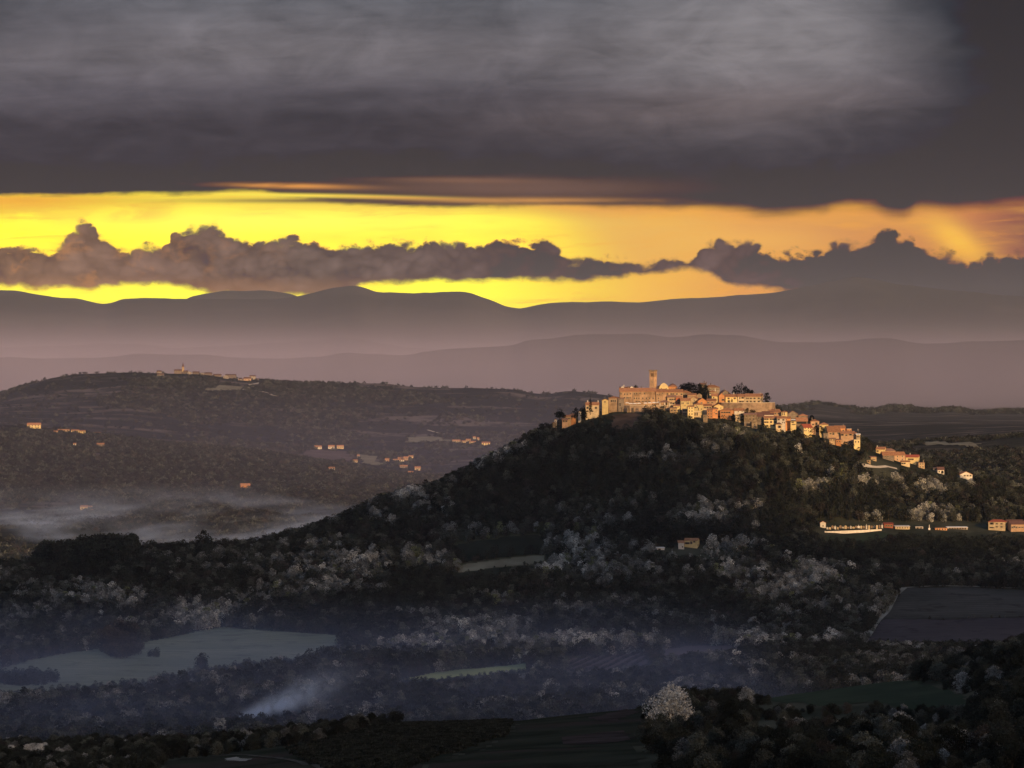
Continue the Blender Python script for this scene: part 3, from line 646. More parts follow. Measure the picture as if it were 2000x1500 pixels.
for sx in (-0.32, 0.38):
    gg = link('gable', mesh('gable', *join([(*prism([(-1.8,3.4),(1.8,3.4),(1.5,5.2),(0,6.3),(-1.5,5.2)], -.3, 3.0, 'y'), 0)])[:2], WM['white']), gb); gg.location.x = sx*11.9
# bell tower
d_ = 3690; mp = K*d_; bt = empty('bell_tower', ((1273.3-1000)*mp, d_, CZ+(HY-792)*mp), math.radians(-28)); tag(bt, 'tall square stone bell tower with battlements, highest thing on the hill', 'bell tower')
tw = 4.9; th = (792-737.5)*mp; bh = (737.5-725.5)*mp
link('shaft', mesh('shaft', *join([(*boxv(-tw/2, tw/2, 0, tw, -14, th), 0), (*boxv(-tw/2-.25, tw/2+.25, -.25, tw+.25, th-.01, th+.35), 0)])[:2], WM['patched']), bt)
ow, oh = 0.95, 2.9; P_ = []
for z0, z1 in ((th+.35, th+1.0), (th+1.0+oh, th+bh)): P_.append((*boxv(-tw/2-.1, tw/2+.1, -.1, tw+.1, z0, z1), 0))
for fx, fy in ((-tw/2+.45,.35),(tw/2-.45,.35),(-tw/2+.45,tw-.35),(tw/2-.45,tw-.35)): P_.append((*boxv(fx-.52, fx+.52, fy-.42, fy+.52, th+1.0, th+1.0+oh), 0))
for k_ in (0,): P_ += [(*boxv(-.3,.3,0,.45,th+1,th+1+oh),0), (*boxv(-.3,.3,tw-.45,tw,th+1,th+1+oh),0), (*boxv(-tw/2,-tw/2+.45,tw/2-.3,tw/2+.3,th+1,th+1+oh),0), (*boxv(tw/2-.45,tw/2,tw/2-.3,tw/2+.3,th+1,th+1+oh),0)]
link('belfry_shade_core', mesh('belfry_shade_core', *boxv(-tw/2+.8, tw/2-.8, .8, tw-.8, th+.9, th+1.1+oh), M_SHADEIN), bt)  # dark box put in to paint the shade behind the belfry openings
bf = link('belfry', mesh('belfry', *join(P_)[:2], WM['patched']), bt)
P_ = [(*boxv(-tw/2-.4, tw/2+.4, -.4, tw+.4, th+bh, th+bh+.5), 0)]
for i in range(5):
    q = -tw/2-.2+i*(tw+.4)/4
    for (ax, ay) in ((q, -.15), (q, tw+.15)): P_.append((*boxv(ax-.32, ax+.32, ay-.22, ay+.22, th+bh+.5, th+bh+1.5), 0))
    q2 = -.15+i*(tw+.3)/4
    if 0 < i < 4:
        for ax in (-tw/2-.15, tw/2+.15): P_.append((*boxv(ax-.22, ax+.22, q2-.32, q2+.32, th+bh+.5, th+bh+1.5), 0))
link('battlements', mesh('battlements', *join(P_)[:2], WM['stone']), bt)
for z in (th*.35, th*.62, th*.82):
    wo = link('window', window_mesh(.4, 1.1), bt); wo.location = (.3, 0, z)
# church
d_ = 3686; mp = K*d_; ch = empty('church', ((1296.5-1000)*mp, d_, CZ+(HY-764)*mp), math.radians(4)); tag(ch, 'yellow-fronted church with a curved pediment and a small cross on top', 'church')
fw = 19*mp; fh_ = (764-754)*mp; cr = [(-fw/2,-6),(fw/2,-6),(fw/2,fh_*.55),(fw/2-.9,fh_+.3),(fw*.3,fh_+1.3),(fw*.14,fh_+2.3),(0,fh_+2.7),(-fw*.14,fh_+2.3),(-fw*.3,fh_+1.3),(-fw/2+.9,fh_+.3),(-fw/2,fh_*.55)]
link('facade', mesh('facade', *prism(cr, 0, .9, 'y'), WM['yellow']), ch)
link('pediment', mesh('pediment', *join([(*boxv(-fw*.34, fw*.34, -.25, .0, fh_+.6, fh_+.95), 0), (*prism([(-fw*.12,fh_+1.2),(fw*.12,fh_+1.2),(0,fh_+2.2)], -.2, 0, 'y'), 0)])[:2], WM['white']), ch)
link('cross', mesh('cross', *join([(*boxv(-.1,.1,.3,.5,fh_+2.7,fh_+4.4),0),(*boxv(-.5,.5,.3,.5,fh_+3.6,fh_+3.8),0)])[:2], M_METAL), ch)
link('nave', mesh('nave', *boxv(-fw/2+.8, fw/2-.8, .9, 22, -6, fh_-.6), WM['orange']), ch)
link('roof', mesh('roof', *prism([(-fw/2+.3,fh_-.6),(fw/2-.3,fh_-.6),(0,fh_+1.6)], .9, 22.5, 'y'), RM['tile']), ch)
for q in (-2.2, 2.2):
    wo = link('window', window_mesh(.6, 1.2, True), ch); wo.location = (q, 0, 1.6)
hs('orange church hall with a broad tiled roof just right of the yellow church front', 1305, 1323, 755.8, 766, 3692, 11, 'h', 1.9, 0, 'orange', 'tile', name='church_hall', cat='church hall', win=(4,1), ww=.5)
dm = empty('apse_drum', ((1314-1000)*K*3708, 3708, CZ+(HY-762)*K*3708)); tag(dm, 'low dark-roofed round drum behind the orange church hall', 'apse')
link('wall', mesh('wall', *cyl(0, 0, -8, 4.3, 3.2, 3.2, 16), WM['tan']), dm); link('roof', mesh('roof', *cyl(0, 0, 4.3, 6.0, 3.6, 0.6, 16), RM['dark']), dm)
# gatehouse / loggia at the left end
hs('square stone gatehouse with three arched windows at the left end of the town wall', 1188.5, 1207, 777.5, 806, 3648, 10, 'h', 1.6, -8, 'palestone', 'tile', name='gatehouse', cat='gatehouse', arched=True, ww=1.1, wh=1.8, wins=[(1194,783),(1197.5,783),(1201.5,783)])
hs('shadowed stone gate between the gatehouse and the long palace', 1207.5, 1219, 778.5, 806, 3652, 8, 's', .6, 0, 'grey', 'brown', wins=[(1211,790,1.0,3.2)], arched=True)  # shadowed part of the gatehouse block; its shade is put into the grey wall
hs('small ochre house with one round window left of the gatehouse', 1176, 1188, 782, 798, 3634, 8, 'g', 1.2, 0, 'yellow', 'tile', wins=[(1181.5,785,.9,.9)])
# bastion wall and its terrace
def bastion(label, pts, top, bot, th_, m_, mer=True):
    """pts: (px, distance) along the wall's foot"""
    P_ = [((p-1000)*K*d, d) for p, d in pts]; root = empty('town_wall', (P_[0][0], P_[0][1], CZ+(HY-bot)*K*pts[0][1])); tag(root, label, 'town wall')
    V, F = [], []
    for i, ((x, y), (p, d)) in enumerate(zip(P_, pts)):
        zt = (bot-top)*K*d; ox, oy = x-P_[0][0], y-P_[0][1]
        V += [(ox, oy-.5, -9), (ox, oy, zt), (ox, oy+th_, zt), (ox, oy+th_, -9)]
    for i in range(len(P_)-1):
        o = i*4
        for a_, b_ in ((0,1),(1,2),(2,3)): F.append((o+a_, o+4+a_, o+4+b_, o+b_))
    F += [(0,1,2,3), tuple(len(V)-4+q for q in (3,2,1,0))]
    link('wall', mesh('wall', V, F, WM[m_]), root)
    CV, CF = [], []
    for i in range(len(P_)-1):
        (x0_, y0_), (x1_, y1_) = [(x-P_[0][0], y-P_[0][1]) for x, y in P_[i:i+2]]; zt = (bot-top)*K*pts[i][1]; zt1 = (bot-top)*K*pts[i+1][1]; o = len(CV)
        CV += [(x0_, y0_-.15, zt),(x1_, y1_-.15, zt1),(x1_, y1_+.4, zt1),(x0_, y0_+.4, zt),(x0_, y0_-.15, zt+.5),(x1_, y1_-.15, zt1+.5),(x1_, y1_+.4, zt1+.5),(x0_, y0_+.4, zt+.5)]
        CF += [(o,o+1,o+5,o+4),(o+4,o+5,o+6,o+7),(o+3,o+2,o+6,o+7),(o,o+3,o+7,o+4),(o+1,o+2,o+6,o+5)]
    link('coping', mesh('coping', CV, CF, M_SILL), root)
    return root
bw = bastion('long buttressed stone terrace wall below the palace with parasols along its top', [(1207,3646),(1216,3638),(1230,3632),(1262,3630),(1290,3634),(1308,3640)], 792.5, 806, 16, 'palestone')
for p, d in ((1216,3637.4),(1226,3632.4),(1237,3631),(1263,3629.4),(1270,3630)):
    bu = link('buttress', mesh('buttress', *boxv(-.7,.7,-1.1,.3,-9,4.6), WM['stone']), bw); bu.location = ((p-1000)*K*d-(207*K*3646), d-3646, 0)
hs('low stone wall house under the terrace, right end of the long terrace wall', 1308.5, 1322, 797, 808, 3636, 6, 's', .5, 0, 'tan', 'brown', win=(2,1))
def parasol(label, p, py, d, w_, grp='white parasols on the palace terrace'):
    root = empty('parasol', ((p-1000)*K*d, d, CZ+(HY-py)*K*d)); tag(root, label, 'parasol', grp)
    h2 = w_/2
    link('canopy', mesh('canopy', [(-h2,-2,2.5),(h2,-2,2.5),(h2,2,2.5),(-h2,2,2.5),(-h2,-2,2.75),(h2,-2,2.75),(h2,2,2.75),(-h2,2,2.75),(-h2*.5,0,3.3),(h2*.5,0,3.3)],
         [(0,3,2,1),(0,1,5,4),(1,2,6,5),(2,3,7,6),(3,0,4,7),(4,5,9,8),(5,6,9),(6,7,8,9),(7,4,8)], M_CANVAS), root)
    link('pole', mesh('pole', *cyl(0, 0, -1, 3.2, .08, .08, 6), M_METAL), root)
for lb, p, py, wv in [('leftmost white parasol on the palace terrace, beside the shadowed gate',1225,793,3.6),('long white parasol on the terrace, second from the left',1232,794.5,4.2),
    ('white parasol on the terrace in front of the palace drainpipe',1240,794.5,3.6),('white parasol on the terrace just right of the palace drainpipe',1248,794,3.4),
    ('white parasol at the middle of the palace terrace',1260.5,793.5,3.2),('pale parasol on the terrace below the bell tower',1269,793,3.4),
    ('long pale parasol on the terrace under the palace right end',1278,792.5,4.2),('rightmost pale parasol on the terrace next to the pavilion',1287,792,4.0)]:
    parasol(lb, p, py, 3643, wv)
pv = empty('pavilion', ((1298-1000)*K*3641, 3641, CZ+(HY-793)*K*3641)); tag(pv, 'small open pavilion with a hipped roof and pale column on the terrace right end', 'pavilion')
link('roof', mesh('roof', [(-5,-3,3.2),(5,-3,3.2),(5,5,3.2),(-5,5,3.2),(-5,-3,3.4),(5,-3,3.4),(5,5,3.4),(-5,5,3.4),(-1,1,5.2),(1,1,5.2)], [(0,3,2,1),(0,1,5,4),(1,2,6,5),(2,3,7,6),(3,0,4,7),(4,5,9,8),(5,6,9),(6,7,8,9),(7,4,8)], RM['brown']), pv)
for q in ((-4.2,-2.3),(0,-2.3),(4.2,-2.3),(-4.2,4),(4.2,4)):
    link('column', mesh('column', *cyl(q[0], q[1], -2, 3.3, .35, .35, 8), WM['white']), pv)
# left outskirts of the town
vl = hs('villa with white corner trim and red roof behind the tall cypress, left of town', 1144, 1168.5, 791, 809, 3622, 9, 'x', 2.4, -6, 'cream', 'tile', chim=[(-.38,1.5),(.45,1.5)], ww=1.0, wh=1.8, wins=[(1147.5,796.5),(1147.5,803,1,1.2),(1156.5,803,1.2,1.2),(1164,796.5)], name='villa', cat='villa')
hs('low orange-roofed cottage highest of the cottages between the pine and the conifers', 1114, 1124.5, 811, 817, 3612, 7, 'h', 1.5, 8, 'orange', 'tile', win=(2,1))
hs('pale tiled cottage, middle one of those right of the umbrella pine', 1103, 1114.5, 814, 822, 3608, 7, 'x', 1.4, -8, 'tan', 'tile', win=(2,1))
hs('lowest stone cottage right beside the trunk of the umbrella pine', 1098, 1109, 820, 826, 3604, 6, 'x', 1.2, 0, 'pink', 'brown', win=(2,1))
hs('tiny white house standing between the two dark conifers left of the villa', 1129.5, 1135, 805, 811, 3616, 5, 'g', .7, 0, 'white', 'brown', wins=[(1132,807,.8,1)])
hs('narrow white tower house alone at the left end of the town ridge', 1083, 1087.5, 819.5, 833, 3600, 3, 'p', 1.0, 0, 'white', 'dark', wins=[(1085,823,.5,1)])
hs('small stone shed at the foot of the narrow white tower house', 1079.5, 1087, 826, 832, 3598, 4, 's', .4, 0, 'stone', 'brown', wins=[(1082,829,.6,.8)])
# middle of the town, behind
hs('stone house with a broad clay roof joined to the palace right end, upper row', 1302, 1334, 766, 777, 3668, 11, 'x', 2.4, 0, 'tan', 'tile', wins=[(1303.5,769.5),(1311,769.5),(1315,769.5),(1322,769.5),(1331,770)], chim=[(.1,1.2)])
hs('tan house below the upper row, its left part with small dark windows', 1303, 1320, 776, 791, 3658, 9, 'x', 1.8, 0, 'tan', 'brown', wins=[(1309,780),(1313.5,780),(1317.5,780),(1311,787,1.6,1.2),(1315,788,1.6,1.6)])
hs('red plastered house right of the tan house in the middle of town', 1320.3, 1332, 777, 790, 3657, 9, 'x', 1.8, 0, 'red', 'tile', wins=[(1324,782),(1328,782),(1325,787)])
hs('grey stone house with pale hipped roof behind the red house', 1332, 1350, 767, 779, 3672, 10, 'h', 2.2, 10, 'grey', 'tile', win=(3,1))
hs('long low house with a bright tiled roof and striped front left of the roofless ruin', 1343, 1360, 771.5, 779, 3662, 8, 'x', 1.3, 0, 'pink', 'tile', win=(4,1), ww=.6)
hs('roofless stone gable ruin in front of the dark tree clump', 1360.5, 1371, 772, 781, 3664, 6, 'g', 1.6, 0, 'stone', 'stone', name='ruin', cat='ruin', over=0.0)
hs('bright yellow house with six tall windows below the striped house, mid town', 1329.5, 1348.5, 782.5, 794, 3650, 9, 'x', 2.2, 0, 'yellow', 'tile', wins=[(1332,787.5,.6,1.4),(1334.5,787.5,.6,1.4),(1342,787.5,.6,1.4),(1344.5,787.5,.6,1.4),(1332,783.6,.5,.6),(1336,783.6,.5,.6),(1340,783.6,.5,.6),(1344,783.6,.5,.6),(1338,792,.5,.9)])
hs('pale yellow gabled wing behind the bright yellow house', 1348.8, 1362, 779, 788, 3654, 10, 'g', 1.8, -12, 'cream', 'tile', wins=[(1356,782,.6,.9)])
hs('very small pale hut under the tan house, left of the yellow block', 1308, 1315, 790, 797, 3644, 5, 'f', .3, 0, 'cream', 'white', wins=[(1312,793,.7,.7)])
hs('plain pale yellow block with tiny windows at the treeline below the red house', 1315.3, 1328, 793, 804, 3638, 7, 'x', 1.0, 0, 'yellow', 'tile', win=(2,2), ww=.5, wh=.8)
hs('tall white house with four rows of windows rising from the treeline', 1343.3, 1354.8, 794.5, 818, 3632, 8, 's', .8, -6, 'yellow', 'tile', win=(2,4), ww=.7, wh=1.1)
hs('shaded lean-to left of the tall white house at the treeline', 1333, 1343, 799, 812, 3634, 7, 'f', .3, 0, 'pink', 'white', win=(2,2), ww=.9)
hs('cream tower house with one wide dark window above the arched cellar house', 1355.2, 1373.5, 790.5, 803, 3640, 9, 'h', 1.4, 0, 'yellow', 'tile', wins=[(1358,796,1.3,1.0),(1362,795,.7,1.3),(1364,799,.6,2.4),(1370,799,.7,.9),(1360,792.5,.7,.8)])
hs('cream house with two tall dark arches at the treeline', 1355, 1369, 804, 816, 3633, 7, 'f', .3, 0, 'cream', 'white', arched=True, wins=[(1357.5,808.5,1.0,2.9),(1361.5,808.5,1.0,2.9)])
hs('wide house under a big orange gable roof in the centre of town', 1362.5, 1381, 783.5, 791, 3648, 11, 'g', 2.6, 14, 'orange', 'tile', wins=[(1370,787)])
hs('pink house with two round windows under the wall left end', 1381.3, 1399, 783, 791, 3652, 9, 'x', 1.8, 0, 'pink', 'tile', wins=[(1383.5,786.5,.9,.9),(1391,786.5,.9,.9)])
hs('orange-roofed house with two square windows right of the cream tower house', 1373.8, 1390, 793, 800, 3642, 8, 'x', 1.7, 0, 'cream', 'tile', wins=[(1377,796),(1382,796),(1387,796)])
hs('orange house with a stepped front at the treeline below the centre', 1381, 1392, 801, 817, 3632, 7, 'x', 1.2, -5, 'orange', 'tile', win=(2,3), ww=.7)
hs('narrow orange house right of the stepped one with one dark round window', 1392.3, 1402, 799, 813, 3634, 7, 's', .8, 0, 'orange', 'tile', wins=[(1399,808,1.0,1.0),(1395,806,.6,.7),(1399,802,.6,1.2)])
hs('tall stone buttress house reaching lowest into the trees, mid town', 1373.5, 1382, 811, 826, 3627, 5, 'f', .4, 0, 'stone', 'stone', wins=[(1379,813,.7,.8)])
hs('yellow gabled house above the orange four-window house', 1394.5, 1413, 793.5, 801, 3643, 9, 'g', 1.9, 10, 'yellow', 'tile', wins=[(1397,796),(1408,797,.5,1.2)])
hs('orange house with a row of four windows and hipped clay roof', 1406.3, 1428, 801.5, 815, 3634, 10, 'h', 2.2, -18, 'orange', 'tile', wins=[(1410,805.5),(1415,805.5),(1420,805.5),(1424.5,805.5),(1410,811,.8,.9),(1415,811,.8,.9),(1420,813,.8,.9),(1425,813,.8,.9)], side=(1,1,1))
# top terrace
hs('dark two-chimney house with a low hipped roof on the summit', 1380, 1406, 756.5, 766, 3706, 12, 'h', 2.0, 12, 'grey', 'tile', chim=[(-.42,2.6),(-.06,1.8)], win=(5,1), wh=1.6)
hs('small dark gabled house at the left edge of the summit house', 1369.5, 1379, 750.5, 760, 3712, 7, 'x', 1.2, 16, 'grey', 'brown', chim=[(.4,1.6)])
hs('cream hipped-roof house just below the summit house', 1385.5, 1400, 766.5, 779, 3684, 8, 'h', 1.8, 8, 'cream', 'tile', wins=[(1387.5,768.5,1,1),(1391.5,768.5,1,1)], chim=[(.4,1.5)])
hs('orange house showing a broad plain gable, left of the big upper wall', 1390.3, 1404, 773.5, 786, 3670, 9, 'x', 2.2, 0, 'yellow', 'tile', wins=[(1394,776.5,.8,1.2)])
hs('orange gable wing with a dark porch joined to the plain gable', 1404.2, 1415, 773, 787, 3668, 10, 'g', 2.2, 0, 'orange', 'tile', wins=[(1412,781,1.4,1.6)])
hs('rough stone barn gable on the skyline behind the orange gable house', 1408, 1427, 769, 778, 3700, 10, 'g', 3.0, 14, 'grey', 'brown', chim=[(.0,1.0)])
hs('bright yellow house at the left end of the upper terrace, cypress at its door', 1417.3, 1441, 775, 786.5, 3676, 10, 'x', 2.2, 0, 'yellow', 'tile', wins=[(1423,778),(1435,778),(1423,783.5)], chim=[(.2,1.2)])
hs('cream house with a dark balcony between the yellow and the long terrace houses', 1441.2, 1455, 774.5, 786.5, 3675, 10, 'x', 2.2, 0, 'cream', 'tile', wins=[(1445,777.5,.8,2),(1450.5,777,1.6,1.4),(1446,784,1.8,1.2),(1451,784)])
hs('long cream house with eight windows at the right end of the upper terrace', 1455.2, 1487.5, 774.5, 786.5, 3673, 12, 'x', 2.5, -10, 'cream', 'tile', wins=[(1459,778),(1460.8,778),(1466.5,778),(1473.8,778),(1482,778),(1459.5,784),(1466.5,784),(1473.8,784),(1482,784)], side=(2,2,1), chim=[(.38,1.2)])
bastion('high curved retaining wall of reddish stone holding the upper terrace', [(1400,3660),(1409,3652),(1425,3648),(1450,3646),(1480,3646),(1500,3649),(1508,3655),(1513,3668),(1514,3690)], 787, 806, 18, 'palestone')
# lower right quarter
hs('low red-roofed house with a white front under the retaining wall', 1434.3, 1453.5, 802, 806.5, 3640, 8, 'x', 1.9, 0, 'white', 'tile', wins=[(1442,804,.7,.7),(1449.5,804,.7,.7)])
hs('broken pale little house half hidden by dark trees', 1436.5, 1447, 809.5, 822, 3628, 6, 'g', 1.2, 0, 'cream', 'white', over=.05, wins=[(1440,811,1.6,.7),(1441.5,817.5,.9,1.6),(1438,816,.6,.9)])
hs('grey flat-fronted house with five windows and a pale cornice', 1453.5, 1478, 810, 824, 3630, 10, 'x', 1.4, 0, 'stone', 'brown', wins=[(1458,812.5),(1465,812.5,2.0,.8),(1472,812.5),(1465,818.5),(1472,818.5)])
hs('open dark garage with stone piers below the grey flat-fronted house', 1453.5, 1467.5, 824.5, 833, 3624, 6, 'f', .3, 0, 'grey', 'grey', name='garage', cat='garage', wins=[(1462,829.5,4.2,2.8)])
hs('blunt stone block jutting out beside the dark garage', 1468, 1479, 824.5, 837, 3622, 7, 'f', .4, 0, 'stone', 'stone', wins=[(1474,829,.8,1.0)])
hs('brown house right of the grey flat-fronted house', 1478.3, 1492, 813, 824, 3632, 9, 'x', 3.4, 0, 'grey', 'dark', wins=[(1482,816,.8,2.2),(1487,819,1.2,1.2),(1490,819)])
hs('house with a wide dark slate roof and skylights behind the long cream row', 1490, 1511, 810, 817, 3641, 10, 'x', 2.9, 0, 'white', 'dark', win=(3,1), wh=.6, ww=2.0)
hs('pink house with two windows under a rising orange roof at the wall right end', 1505, 1526, 805.5, 814, 3644, 11, 's', 2.6, 6, 'pink', 'tile', wins=[(1514.5,808),(1520.5,808)], chim=[(.05,1.2)])
hs('bright square tower house with four windows below the end of the retaining wall', 1526.3, 1535, 805, 815, 3640, 9, 'h', 1.2, -12, 'yellow', 'tile', wins=[(1528.5,806.8,.8,.9),(1532,806.8,.8,.9),(1528.5,809.8,.8,.9),(1532,809.8,.8,.9)])
hs('cream four-storey row house with many windows, lower right quarter', 1492.3, 1517.8, 816.5, 836, 3628, 10, 'x', 1.8, 0, 'yellow', 'tile', wins=[(1494.5,818.8),(1499,818.8),(1505.5,818.8),(1510,818.8),(1514,818.8),(1494.5,824.5),(1499,824.5),(1506,824.3,1,1.6),(1514,824.3,1,1.6),(1506,830.5),(1511,830.5)])
hs('brightest pale yellow house joined to the right of the four-storey row house', 1518, 1534, 817.2, 843, 3626, 10, 'x', 1.8, 0, 'white', 'tile', wins=[(1521,819.5),(1530,820),(1521.5,825,.7,1),(1528.5,825,.7,1),(1532,825.5,.7,1)])
hs('tiled porch house with a dark doorway in front of the brightest house', 1515.5, 1527, 829, 842, 3620, 5, 'h', 1.2, 0, 'cream', 'dark', wins=[(1522.5,833.5,1.9,2.2)])
hs('orange-tinted house end right of the brightest house', 1534.2, 1544, 817.5, 831, 3629, 9, 'x', 1.6, 0, 'orange', 'tile', wins=[(1536,819.8,.8,.8)])
hs('stepped yellow house with an overhanging dark eave below the white awning', 1544.2, 1555, 823, 839, 3624, 8, 'h', 1.0, 0, 'yellow', 'dark', wins=[(1548,824.8,1.4,.8),(1550,829,2.4,.6)])
hs('wide shed with a dark open front under a red roof', 1555.3, 1577, 822.5, 831, 3630, 10, 'x', 3.0, 0, 'grey', 'tile', name='shed', cat='shed', wins=[(1565.5,825.5,8.6,2.2)])
hs('grey-brown stone barn with a wide low gable on the skyline of the lower quarter', 1538, 1559, 809, 819, 3652, 12, 'g', 2.8, 10, 'grey', 'brown', wins=[(1551,809,.9,.8)])
hs('small orange-roofed barn right of the grey-brown stone barn', 1559.5, 1577.5, 812.5, 822, 3650, 10, 'h', 2.0, 0, 'grey', 'tile')
hs('isolated bright yellow house with eight windows facing down the slope', 1569, 1587.5, 835, 847.5, 3616, 9, 'x', 2.9, 22, 'yellow', 'redtile', wins=[(1572,836.6,.8,.9),(1579,836.6,.8,.9),(1584,836.6,.8,.9),(1571,841,.7,.9),(1574,841,.7,.9),(1579.5,841.5,.8,.9),(1584,841.5,.8,.9)])
hs('tall brown house with a dark door and orange roof near the black round trees', 1583.5, 1600, 823, 837, 3634, 9, 'h', 1.9, 0, 'pink', 'tile', wins=[(1594.5,827.5,1.2,2.4),(1588,829)], chim=[(-.3,1.3)])
hs('house with a bright slanted yellow gable on the right of the tall brown house', 1600.3, 1616, 829.5, 839, 3628, 9, 'h', 1.9, -10, 'yellow', 'tile', wins=[(1603,833,1,1.4)])
hs('broad low house under the largest orange roof near the right end of town', 1617, 1642, 843.5, 856, 3620, 14, 'x', 5.0, 6, 'pink', 'tile', wins=[(1627.5,847,1,2.2),(1622,847),(1638,846,1.6,1.2)])
hs('upper house with a long orange roof behind the largest orange roof', 1631, 1651, 836.5, 846, 3632, 10, 'x', 2.2, 0, 'orange', 'tile', chim=[(.35,1.0)], win=(3,1), wh=.9)
hs('last long house at the right tip of the town with dark bay openings', 1642.3, 1669, 847, 858, 3618, 10, 'x', 2.0, 0, 'pink', 'tile', wins=[(1645,848.5,1.8,2.2),(1661,849,2.0,1.4),(1653,850)])
hs('slim pink tower end of the last long house', 1669.2, 1673, 846, 864, 3617, 5, 's', .6, 0, 'pink', 'tile', win=(1,2), ww=.6)
hs('grey stone cellar with an arched opening under the largest orange roof', 1608.5, 1618, 847, 859, 3612, 6, 'f', .4, 0, 'grey', 'stone', arched=True, wins=[(1613.5,853.5,1.1,1.6)])
hs('low tan garden house below the largest orange roof', 1620, 1632, 857, 862, 3608, 5, 's', .5, 0, 'tan', 'brown', win=(2,1), ww=.7)
hs('low orange outhouse with a rough front, right of the tan garden house', 1632.3, 1643, 859, 867, 3607, 5, 's', .5, 0, 'orange', 'brown', win=(2,1), ww=.7)
hs('bright yellow low annex at the very right tip of the town', 1668, 1680, 859, 868, 3610, 6, 'f', .3, 0, 'yellow', 'white', win=(2,1), ww=.8)
hs('pale open balcony house above the bright annex at the town tip', 1672.5, 1680, 849, 858, 3614, 5, 'x', .8, 0, 'cream', 'white', wins=[(1676,853,2,1)])
hs('tiny house with a pale flat roof behind the last long house', 1654, 1663, 838, 846, 3634, 6, 'f', .3, 0, 'orange', 'white', win=(2,1), ww=.6)
ap = empty('mast', ((1677-1000)*K*3612, 3612, CZ+(HY-852)*K*3612)); tag(ap, 'thin antenna mast at the right tip of the town', 'mast')
link('pole', mesh('pole', *cyl(0,0,-2,6.4,.12,.06,6), M_METAL), ap); link('antenna', mesh('antenna', *join([(*boxv(-.8,.8,-.04,.04,5.4,5.5),0),(*boxv(-.5,.5,-.04,.04,6.0,6.1),0),(*boxv(-.9,-.3,-.05,.05,5.0,6.4),0)])[:2], M_METAL), ap)
aw = empty('awning', ((1549.5-1000)*K*3622, 3622, CZ+(HY-820)*K*3622)); tag(aw, 'flat white awning above the stepped yellow house', 'awning')
link('canopy', mesh('canopy', *prism([(-1.2,-.2),(1.2,.3),(1.2,.45),(-1.2,-.05)], -2, 2, 'x'), M_CANVAS), aw); link('frame', mesh('frame', *join([(*cyl(-1.9,-1.1,-3,-.2,.06,.06,6),0),(*cyl(1.9,-1.1,-3,-.2,.06,.06,6),0)])[:2], M_METAL), aw)

# ---- the hamlet on the saddle to the right
G2 = 'houses on the saddle right of the town'
def h2(*a_, **k_):
    k_.setdefault('group', G2); return house(*a_, **k_)
h2('gabled house with a bright yellow end wall, upper left of the saddle hamlet', 1711, 1728, 877.5, 888, 3716, 9, 'x', 2.0, -14, 'yellow', 'tile', side=(1,1,1), chim=[(-.45,1.3)], wins=[(1714,881)])
h2('brown-roofed house in the middle top of the saddle hamlet', 1728.5, 1749, 881, 889, 3718, 9, 'h', 2.2, 8, 'pink', 'brown', win=(3,1))
h2('long house under one sweeping red roof in the saddle hamlet', 1724, 1746, 889, 897, 3702, 10, 'x', 3.0, 8, 'grey', 'tile', wins=[(1729,892),(1734,892)])
h2('lower red-roofed wing linking the long house with the cream house', 1746.5, 1768.5, 889, 901, 3706, 10, 'x', 2.8, 10, 'pink', 'tile', win=(2,2), ww=.8)
h2('big cream two-storey house at the right end of the saddle hamlet', 1769, 1793.5, 893, 905, 3700, 10, 'x', 2.0, -12, 'yellow', 'redtile', wins=[(1775.5,897),(1779,897),(1782.5,897)], side=(1,2,1), chim=[(-.2,1.5)])
h2('cream porch house with a pillared front below the big cream house', 1760.5, 1777, 902, 910, 3690, 6, 'x', .9, 0, 'cream', 'tile', wins=[(1763,905,1.2,1.2),(1766.5,905,1.2,1.2)])
h2('rough stone hut right below the big cream house', 1794, 1806, 904, 915, 3692, 6, 'f', .4, 6, 'tan', 'brown', win=(2,2), ww=.7, chim=[(.4,2.0)])
h2('grey-roofed cottage with a dark arch, alone right of the hamlet', 1831.5, 1844, 917.5, 926, 3690, 7, 'x', 2.3, 0, 'white', 'dark', arched=True, wins=[(1840.5,922,2.2,2.6),(1834.5,921)])
h2('white fronted shed left of the grey-roofed cottage', 1823, 1830.5, 915, 920, 3694, 6, 's', .7, 0, 'white', 'brown', wins=[(1827,917)])
h2('low stone sheepfold on the slope left of the hamlet', 1700.5, 1712, 893, 899, 3694, 5, 's', .6, 12, 'tan', 'brown', wins=[(1706,897,2.4,.9)], name='shed', cat='shed')
h2('roofless stone enclosure at the left end of the gravel road', 1693, 1700.5, 899, 904, 3688, 4, 'f', .2, 0, 'tan', 'stone', wins=[(1696,901)], name='shed', cat='shed')
h2('white house with an orange roof and wide bright gable, alone on the right slope', 1874, 1900, 927, 936, 3700, 12, 'g', 2.6, 14, 'white', 'tile', wins=[(1884,929),(1890,929),(1896,929)])
h2('large pale apartment house with red hipped roof at the right edge', 1930.5, 1963, 1019.5, 1038, 3560, 12, 'h', 1.8, -12, 'cream', 'redtile', name='apartment_house', cat='apartment house', wins=[(1937,1022.5,2.6,1.8),(1947,1023,1.2,1),(1956,1023,1.2,1),(1947,1029,1.2,1),(1956,1029,1.2,1),(1937,1030.5,3,.9)], side=(2,2,1))
h2('pink apartment house with a dark roof cut by the right edge of the photo', 1974, 2006, 1024, 1040, 3556, 12, 'x', 2.6, 10, 'pink', 'dark', name='apartment_house', cat='apartment house', wins=[(1977,1030,1,1.6),(1981,1029,1,1.6),(1985,1030,1,1.6),(1991,1030,1.2,1),(1997,1030,1.2,1)])
